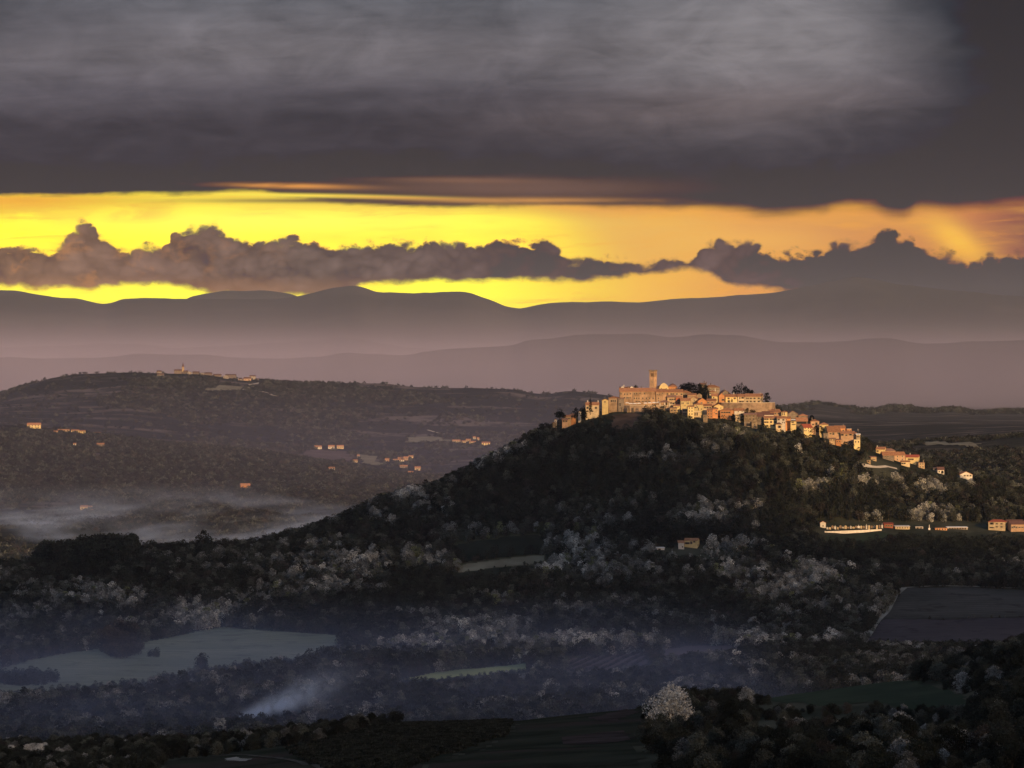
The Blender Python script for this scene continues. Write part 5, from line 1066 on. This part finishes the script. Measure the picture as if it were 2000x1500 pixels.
# the nearest and largest of them stand as trees of their own, the rest is one wood
vis = ~hidden(PX, Y, PY-3) & (PX > 0) & (PX < 2000) & (PY < 1498)
size_px = 8*scl/(K*Y)
order = np.argsort(-(size_px*vis)); solo_pale, solo_dark = [], []
for i in order:
    if not vis[i]: break
    if kind[i] in (5, 6, 7):
        if len(solo_pale) < 220: solo_pale.append(i)
    elif kind[i] in (0, 1, 8, 2, 3, 4) and len(solo_dark) < 130: solo_dark.append(i)
    if len(solo_pale) >= 220 and len(solo_dark) >= 130: break
solo = np.zeros(len(X), bool); solo[solo_pale+solo_dark] = True
def region(px, py):
    if py > 1290: return 'valley wood left of the middle' if px < 1000 else 'valley wood right of the middle'
    if px < 700: return 'wood around the big left meadow'
    if px < 1300: return 'wood below the hill in the middle'
    return 'wood below the hill on the right'
for i in np.nonzero(solo)[0]:
    pl = kind[i] in (5, 6, 7); reg = region(PX[i], PY[i])
    o = link('pale_tree' if pl else 'broadleaf_tree', MID[kind[i]]); o.location = (X[i], Y[i], Zr[i]+CZ-.3); o.rotation_euler = (0, 0, rzs[i]); o.scale = (scl[i],)*3
    lb = {5: 'pale blossoming tree', 6: 'silvery pale tree', 7: 'fresh yellow-green tree', 0: 'dark round tree', 1: 'dark spreading tree', 8: 'dark pointed tree', 2: 'dull green tree', 3: 'dull green spreading tree', 4: 'brown leafless tree'}[int(kind[i])]
    tag(o, lb+' in the '+reg, 'tree', lb+'s in the '+reg)
m_ = ~solo
scatter('woodland', 'mid', np.stack([X, Y, Zr+CZ-.3], 1)[m_], kind[m_], scl[m_], rzs[m_], 'dense mixed wood of dark and pale trees over the hill and valley', 'woodland')
# -- far woods
def farwood(name, d0, d1, p0, p1, sp, label, dens, s0=1.0, seed=3):
    rg = np.random.default_rng(seed); X, Y, P_ = sample(rg, d0, d1, p0, p1, sp); Zr = ground(P_, Y); Pp = HY-Zr/(K*Y)
    k_ = dens(X, Y, P_, Pp, rg) & ~hidden(P_, Y, Pp-16) & free(P_, Y, X, Y)
    X, Y, P_, Zr = X[k_], Y[k_], P_[k_], Zr[k_]; n_ = len(X); print(name, n_)
    scatter(name, 'far', np.stack([X, Y, Zr+CZ-1], 1), rg.integers(0, 5, n_), rg.uniform(.6, 1.25, n_)*s0, rg.uniform(0, 6.28, n_), label, 'woodland')
farwood('far_wood', 4500, 9600, -120, 1150, 13, 'dark wood covering the nearer spur on the left behind the mist', lambda X, Y, P_, Q, r_: (fbm(X/300, Y/500, 9, 4) > -.28) | (r_.uniform(size=len(X)) < .1))
farwood('hillside_wood', 4700, 6300, 1350, 2130, 9, 'dark wood on the low ridge behind the right end of the hill', lambda X, Y, P_, Q, r_: (fbm(X/200, Y/300, 19, 4) > -.3), .8, 5)
farwood('hilltop_wood', 9700, 13350, -120, 1300, 19, 'scattered far woods and hedges on the long hill with the village', lambda X, Y, P_, Q, r_: (fbm(X/350, Y/700, 29, 5) > .10) | (r_.uniform(size=len(X)) < .10), 1.15, 7)
farwood('ridge_wood', 15000, 15700, 1420, 2130, 22, 'dim tree line on the far ridge right of the town', lambda X, Y, P_, Q, r_: fbm(X/200, Y/500, 39, 3) > -.2, 1.7, 8)
# -- foreground slope
X, Y, PX = sample(rng, 640, 1480, -120, 2120, 5.0); Zr = ground(PX, Y); PY = HY-Zr/(K*Y)
hedge = inpoly(PX, PY, [(-200,1430),(250,1440),(450,1432),(620,1424),(770,1405),(790,1418),(640,1452),(480,1470),(330,1488),(250,1560),(-200,1600)])
wobx = 45*fbm(X/9, Y/9, 91, 2)
right = inpoly(PX+wobx, PY, [(1275,1392),(1340,1378),(1470,1368),(1500,1378),(1600,1392),(1700,1382),(1780,1398),(1905,1398),(1895,1366),(1810,1334),(1750,1326),(1660,1334),(1540,1350),(1500,1356),(1500,1352),(1700,1312),(1860,1240),(2200,1150),(2200,1800),(1300,1800),(1310,1500),(1262,1450)])
cl2 = fbm(X/30, Y/30, 501, 3)
keep = (hedge | (right & (cl2 > -.16))) & free(PX, Y, X, Y, 2) & ~hidden(PX, Y, PY-70)
X, Y, PX, Zr, PY, cl2 = [a_[keep] for a_ in (X, Y, PX, Zr, PY, cl2)]
r = rng.uniform(size=len(X)); kind = np.where(r < .40, 0, np.where(r < .72, 2, np.where(r < .92, 1, np.where(r < .95, 3, 5))))
NP = [(1370,1358,20,6,1),(1540,1372,50,10,.9),(1640,1362,50,10,.9),(1700,1375,30,8,.8),(1470,1420,30,8,.8),(60,1478,80,10,.8),(140,1500,40,6,.6),(680,1432,40,6,.5),(1580,1470,200,16,.5),(230,1455,20,5,.4)]
npl = patch(PX, PY, NP); kind = np.where((npl+.3*fbm(X/8, Y/8, 61, 2) > .55) & (rng.uniform(size=len(X)) < .75), 4, kind)
scl = rng.uniform(.26, .72, len(X))*np.where(hedge[keep], .8, 1.0)*np.where((PX > 1460) & (PX < 1920) & (PY > 1366) & (PY < 1450), .55, 1.0); scl = np.where(kind == 4, scl*.8, scl)
bigt = (1310, 1418); bd = hit(1310, 1418, 900, 1400); bx = (1310-1000)*K*bd
k_ = ~((np.abs(PX-1310) < 75) & (Y < bd+6) & (Y > bd-60)); X, Y, PX, Zr, PY, kind, scl = [a_[k_] for a_ in (X, Y, PX, Zr, PY, kind, scl)]
print('near trees', len(X), 'big tree at', bd)
vis = ~hidden(PX, Y, PY-14) & (PX > 10) & (PX < 1990) & (PY < 1560); order = np.argsort(-(9*scl/(K*Y)*vis))
solo = np.zeros(len(X), bool); solo[order[:min(230, int(vis.sum()))]] = True
TR = [link_me for link_me in NEAR]
for i in np.nonzero(solo)[0]:
    side_ = 'hedge along the lower left edge' if PX[i] < 900 else ('slope in the lower right corner' if PY[i] > 1400 else 'wooded crest on the right foreground slope')
    lb = {0: 'dark round tree', 1: 'dull green tree', 2: 'dark bushy tree', 3: 'brown leafless tree', 4: 'pale blossoming tree', 5: 'silvery green tree'}[int(kind[i])]
    o = link('pale_tree' if kind[i] == 4 else 'foreground_tree', NEAR[kind[i]]); o.location = (X[i], Y[i], Zr[i]+CZ-.3); o.rotation_euler = (0, 0, rng.uniform(0, 6.28)); o.scale = (scl[i],)*3
    tag(o, lb+' in the '+side_, 'tree', lb+'s in the '+side_)
m_ = ~solo
scatter('foreground_wood', 'near', np.stack([X, Y, Zr+CZ-.3], 1)[m_], kind[m_], scl[m_], rng.uniform(0, 6.28, m_.sum()), 'dark wood filling the gaps of the foreground slope', 'woodland')
# vine rows on the dark field and on the purple plots
def rows(name, poly, d0, d1, ang, gap, step, label, kk, sc0):
    pts = [(p, hit(p, q, d0, d1)) for p, q in poly]; gp = [((p-1000)*K*d, d) for p, d in pts]; gx = [g[0] for g in gp]; gy = [g[1] for g in gp]
    cx_, cy_ = np.mean(gx), np.mean(gy); R_ = max(max(gx)-min(gx), max(gy)-min(gy)); a_ = math.radians(ang)
    U_, V_ = np.meshgrid(np.arange(-R_, R_, step), np.arange(-R_, R_, gap)); U_ = U_.ravel()+rng.uniform(-.3, .3, U_.size); V_ = V_.ravel()+rng.uniform(-.15, .15, V_.size)
    X = cx_+U_*math.cos(a_)-V_*math.sin(a_); Y = cy_+U_*math.sin(a_)+V_*math.cos(a_); k_ = inpoly(X, Y, gp) & (rng.uniform(size=len(X)) > .12); X, Y = X[k_], Y[k_]; P_ = 1000+X/(K*Y)
    n_ = len(X); print(name, n_)
    scatter(name, 'bush', np.stack([X, Y, ground(P_, Y)+CZ+.1], 1), np.full(n_, kk), rng.uniform(.7, 1.2, n_)*sc0, rng.uniform(0, 6.28, n_), label, 'vineyard')
rows('vineyard', [(560,1468),(760,1416),(1000,1408),(990,1440),(900,1470),(800,1505),(640,1505)], 850, 1350, 14, 3.6, 1.4, 'dark vine rows on the foreground field', 0, .8)
rows('vineyard', [(1082,1290),(1180,1283),(1250,1276),(1270,1296),(1190,1308),(1110,1312)], 2000, 3200, 78, 7.0, 2.4, 'rows of bare vines on the purplish plot in the valley', 1, 1.2)
# -- singled-out trees
def lone(label, cat, px, py, d, H, R, m_, n=900, size=.4, seed=1, name='tree', nl=22, group=None, fork=.35, **k_):
    rg = np.random.default_rng(seed); root = empty(name, W(px, py, d)); tag(root, label, cat, group)
    L = crown_lobes(rg, H, R, nl, **k_); link('crown', quads_mesh('crown', leaves(rg, L, n, size), FM[m_]), root)
    tv, tf = limbs(rg, H*fork, max(.15, R*.06), H*.6, R*.75); link('trunk', mesh('trunk', tv, tf, M_BARK), root); return root
d = bd; lone('big pale blossoming tree standing out at the right end of the dark foreground field', 'tree', 1310, 1428, bd, 11.2, 7.0, 'pale', 5200, .27, 77, 'blossoming_tree', 42, base=.12)
def cone_tree(label, px, py, d, H, R, seed, name='cypress', cat='cypress', n=500, size=.35):
    rg = np.random.default_rng(seed); root = empty(name, W(px, py, d)); tag(root, label, cat)
    L = [((0, 0, H*t_), (R*math.sin(min(1, (1-t_)*1.25+.05)*math.pi/2)*(.75 if t_ < .12 else 1),)*2+(H*.09,)) for t_ in np.linspace(.08, .95, 12)]
    link('crown', quads_mesh('crown', leaves(rg, L, n, size), FM['black']), root); link('trunk', mesh('trunk', *cyl(0,0,-2,H*.5,.25,.1,6), M_BARK), root)
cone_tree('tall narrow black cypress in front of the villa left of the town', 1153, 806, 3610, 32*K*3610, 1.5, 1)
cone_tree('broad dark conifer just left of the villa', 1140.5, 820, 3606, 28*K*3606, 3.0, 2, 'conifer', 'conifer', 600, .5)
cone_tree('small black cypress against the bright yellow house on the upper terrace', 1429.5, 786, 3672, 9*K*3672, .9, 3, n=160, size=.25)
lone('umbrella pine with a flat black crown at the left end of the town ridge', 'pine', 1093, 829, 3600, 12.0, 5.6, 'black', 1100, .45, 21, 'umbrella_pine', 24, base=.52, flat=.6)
lone('dark irregular tree between the cottages and the broad conifer', 'tree', 1125, 821, 3606, 11.5, 2.5, 'black', 500, .4, 22, base=.2)
lone('small round black tree behind the palace roof', 'tree', 1241.5, 768, 3690, 7.2, 2.9, 'black', 500, .35, 23, base=.25)
for i, (px, py, H, R) in enumerate([(1331,774,8.5,3.6),(1338,775,10,4.2),(1346,776,10.5,4.6),(1355,777,11.2,4.8),(1363,778,10.8,4.8),(1371,780,11.5,4.6),(1378,783,12,4.2),(1367,782,8,4)]):
    lone(['leftmost dark tree of the clump behind the ruin','second dark tree from the left in the clump behind the ruin','third dark tree from the left in the clump behind the ruin','tallest middle tree of the dark clump behind the ruin',
          'fifth tree from the left in the dark clump behind the ruin','dark tree third from the right in the clump behind the ruin','rightmost dark tree of the clump, beside the cream hipped-roof house','low front tree of the dark clump behind the ruin'][i],
         'tree', px, py, 3690-(i % 3)*5, H*1.22, R*1.2, 'black', 900, .45, 30+i, group='dark clump of trees on the summit', base=.1)
for i, (px, py, H, R) in enumerate([(1434,772,6.6,1.9),(1441,773,9.0,2.9),(1449,774,10.2,3.2),(1456,774,7.6,2.6),(1463,773,5.2,2.8),(1468,773,4.4,2.4)]):
    lone(['narrow black tree at the left end of the clump above the upper terrace','second black tree from the left above the upper terrace','tallest black tree above the upper terrace roofs','black tree right of the tallest one above the terrace',
          'low black tree above the long terrace house','lowest rightmost black tree above the long terrace house'][i], 'tree', px, py, 3695, H*1.25, R*1.2, 'black', 520, .36, 50+i, group='black trees above the upper terrace', base=.08)
lone('big dark tree at the right end of the upper terrace wall', 'tree', 1498, 788, 3668, 9.6, 3.6, 'black', 900, .38, 60, base=.12)
lone('low dark shrub under the retaining wall, left one', 'shrub', 1459, 808, 3638, 4.4, 2.8, 'black', 400, .3, 61, name='shrub', base=.05)
lone('low dark shrub under the retaining wall, right one', 'shrub', 1470, 808, 3638, 3.6, 3.2, 'black', 400, .3, 62, name='shrub', base=.05)
lone('round black tree behind the tall brown house', 'tree', 1586, 828, 3644, 7.2, 3.4, 'black', 600, .35, 63, base=.2)
lone('dark tree between the isolated yellow house and the slanted gable house', 'tree', 1594, 846, 3616, 6.5, 3.0, 'black', 500, .35, 64, base=.1)
lone('dark bush right in front of the slanted gable house', 'shrub', 1606, 847, 3614, 5.5, 3.2, 'black', 500, .35, 65, name='shrub', base=.05)
lone('black tree wrapping the broken pale little house', 'tree', 1449, 822, 3626, 6.5, 2.6, 'black', 500, .35, 66, base=.05)
lone('black tree left of the broken pale little house', 'tree', 1432, 822, 3628, 6.0, 2.6, 'black', 500, .35, 67, base=.05)
lone('dark tree in front of the long red-roofed house of the saddle hamlet', 'tree', 1754, 905, 3690, 7.0, 4.0, 'dark', 500, .38, 68, base=.1)
lone('small dark tree in front of the gable-end house of the saddle hamlet', 'tree', 1716, 898, 3692, 5.5, 2.6, 'dark', 400, .35, 69, base=.1)
lone('small black tree before the porch of the rough stone hut', 'tree', 1792, 914, 3686, 5.0, 1.6, 'black', 300, .3, 70, base=.1)
lone('black pointed tree on the skyline of the ridge left of the hill', 'tree', 996, 888, 3590, 11.0, 2.2, 'black', 500, .38, 71, base=.1, cone=.5)
for i, (px, py) in enumerate([(656,1311),(668,1310),(682,1308)]):
    lone(['leftmost of the three bright white bushes in the valley wood','middle one of the three bright white bushes in the valley wood','rightmost of the three bright white bushes in the valley wood'][i], 'bush', px, py+2, hit(px, py+6, 2000, 3200)-4, 3.4, 2.0, 'pale', 420, .3, 90+i, name='white_bush', base=.05, group='white bushes in the valley wood')

# ------------------------------------------------------------------ mist, smoke and an added cloud that shades the valley
def mist(name, label, px0, px1, d0, d1, z0, z1, dens, sc, lo=.4, hi=.7, col=(0.9,0.92,1.0), aniso=0.3, falloff=1.0, edge=0.12, thin=0, cat='mist'):
    x0, x1 = sorted(((px0-1000)*K*(d0 if px0 > 1000 else d1), (px1-1000)*K*(d1 if px1 > 1000 else d0)))
    me = box_mesh(name, (x0, d0, CZ+z0), (x1, d1, CZ+z1), None); me.materials.clear()
    def f(s):
        tc_ = s.new('ShaderNodeTexCoord').outputs['Generated']; sp_ = s.new('ShaderNodeSeparateXYZ'); s.put(sp_.inputs[0], tc_)
        gx, gy, gz = sp_.outputs; p = wpos(s)
        mp_ = s.new('ShaderNodeMapping'); mp_.inputs['Scale'].default_value = sc; s.put(mp_.inputs[0], p)
        n_ = s.step(s.noise(mp_.outputs[0], 1.0, 4, 0.6, 0.3), lo, hi)
        e1 = s.mul(s.step(gx, 0, edge), s.step(gx, 1, 1-edge)); e2 = s.mul(s.step(gy, 0, edge), s.step(gy, 1, 1-edge))
        vert = s.m('POWER', s.step(gz, 1.0, 0.0), falloff)
        if thin: e1 = s.mul(e1, s.step(gx, .35, .75, 1.0, thin))
        return s.mul(s.mul(s.mul(e1, e2), s.mul(vert, n_)), dens)
    me.materials.append(volmat(name+'_air', col, 0, aniso, f)); o = link(name, me); tag(o, label, cat, kind='stuff'); return o
mist('mist', 'pale mist bank lying in the valley behind the left ridge', -300, 900, 4150, 6400, -235, -140, 9.0e-3, (0.0045, 0.0012, 0.022), .46, .70, (0.66,0.82,1.0), falloff=1.3)
mist('mist', 'faint blue haze in the basin between the left ridge and the long hill', -500, 1250, 4250, 13300, -300, 110, 5.2e-5, (0.0008, 0.0006, 0.004), .1, .6, (0.66,0.66,0.95), 0.2, 1.0)
mist('mist', 'broad pinkish mist filling the plain below the far mountains', -1500, 3500, 16500, 41500, -260, 470, 2.3e-4, (0.00012, 0.00006, 0.0004), .2, .5, (1.0,0.93,0.93), 0.72, 1.0, .06, thin=.5)
mist('mist', 'thin bluish smoke haze over the valley wood at the lower left', -300, 1500, 1900, 3150, -205, -148, 1.6e-3, (0.006, 0.004, 0.02), .25, .7, (0.48,0.64,1.0), 0.2, 1.0)
# smoke plume
sm = link('smoke', box_mesh('smoke', (0, -22, -14), (130, 22, 20), None)); sm.data.materials.clear()
def fsm(s):
    tc_ = s.new('ShaderNodeTexCoord').outputs['Object']; sp_ = s.new('ShaderNodeSeparateXYZ'); s.put(sp_.inputs[0], tc_); x, y, z = sp_.outputs
    n_ = s.noise(tc_, 0.16, 5, 0.6, 0.4); wid = s.add(1.8, s.mul(x, 0.10)); dr = s.mul(s.sub(n_, 0.5), s.add(3.0, s.mul(x, 0.22)))
    r2_ = s.add(s.m('POWER', s.m('DIVIDE', s.add(z, dr), wid), 2.0), s.m('POWER', s.m('DIVIDE', y, s.mul(wid, 1.3)), 2.0))
    core = s.m('EXPONENT', s.mul(r2_, -1.2)); fade = s.mul(s.m('POWER', s.step(x, 105, 0), 2.6), s.step(x, 0, 4))
    return s.mul(s.mul(s.mul(core, fade), s.step(n_, .3, .62)), 0.26)
sm.data.materials.append(volmat('smoke_plume', (0.70,0.86,1.0), 0, 0.2, fsm)); tag(sm, 'bright bluish smoke plume drifting up right behind the dark hedge at lower left', 'smoke', kind='stuff')
sm.location = W(436, 1420, 2230); sm.rotation_euler = (0, -math.radians(23), 0)
# unseen slab added behind the camera to keep sun off valley and lower hill
def shade_cloud(name, cx, cy, z, rx, ry, seed, label):
    nx, ny = 220, 60; V, F = [], []
    gx, gy = np.meshgrid(np.sign(np.linspace(-1, 1, nx))*np.abs(np.linspace(-1, 1, nx))**2.2, np.linspace(-1, 1, ny)); X = cx+gx*rx; Y = cy+gy*ry
    Y = Y+np.clip(gy, 0, 1)**.5*(np.interp(X-ex_, [-4000,-500,-300,-200,-100,-22,-10,0,130,150,300,4000], EDGE)-SH_Y+50*fbm(X/260, X*0, seed, 4))
    th_ = 260*np.sqrt(np.clip(1-gx**4, 0, 1)*np.clip(1-gy**6, 0, 1))+4; b1 = fbm(X/500, Y/500, seed+1, 5); b2 = fbm(X/500, Y/500, seed+9, 5)
    up = z+th_*(.6+.7*b1); dn = z-th_*(.15+.2*b2); n_ = nx*ny
    V = np.concatenate([np.stack([X, Y, up], -1).reshape(-1, 3), np.stack([X, Y, dn], -1).reshape(-1, 3)])
    idx = np.arange(n_).reshape(ny, nx)
    for a_, b_, c_, e_ in zip(idx[:-1,:-1].ravel(), idx[:-1,1:].ravel(), idx[1:,1:].ravel(), idx[1:,:-1].ravel()): F += [(a_,b_,c_,e_), (a_+n_,e_+n_,c_+n_,b_+n_)]
    rim = list(idx[0,:])+list(idx[1:,-1])+list(idx[-1,:-1][::-1])+list(idx[1:-1,0][::-1])
    for a_, b_ in zip(rim, rim[1:]+rim[:1]): F.append((a_, a_+n_, b_+n_, b_))
    me = bpy.data.meshes.new(name); me.from_pydata(V.tolist(), [], [tuple(int(q) for q in f) for f in F]); me.materials.append(M_SHADE_CLOUD); me.update()
    tag(link(name, me), kind='structure')
def thin_shade_cloud(s, b):
    tr = s.new('ShaderNodeBsdfTransparent'); mx_ = s.new('ShaderNodeMixShader'); mx_.inputs[0].default_value = 0.42   # some sunlight comes through
    out_ = [n for n in s.t.nodes if n.bl_idname == 'ShaderNodeOutputMaterial'][0]
    s.t.links.new(b.outputs[0], mx_.inputs[1]); s.t.links.new(tr.outputs[0], mx_.inputs[2]); s.t.links.new(mx_.outputs[0], out_.inputs[0])
    return (0.8, 0.8, 0.82)
M_SHADE_CLOUD = mat('shade_cloud_body', thin_shade_cloud, 1.0)
CT = 8900.0
ex_, ey_ = sv.x*CT, sv.y*CT; CALT = sv.z*CT     # what is at (x, y, z) is shaded by the added cloud over (x+ex_, y+ey_) at height z+CALT
SH_Y = 3330.0                                    # far edge of the shadow on the valley floor (z about 90)
EDGE = [3400,3500,3720,3850,3960,3960,3600,3300,3300,3400,3400,3400]  # edge shaped to shade the hillside and leave town and farmhouse sunlit
shade_cloud('shade_cloud', ex_+100, ey_+SH_Y-2600, 90+CALT, 3800, 2600, 3, 'shade_cloud')
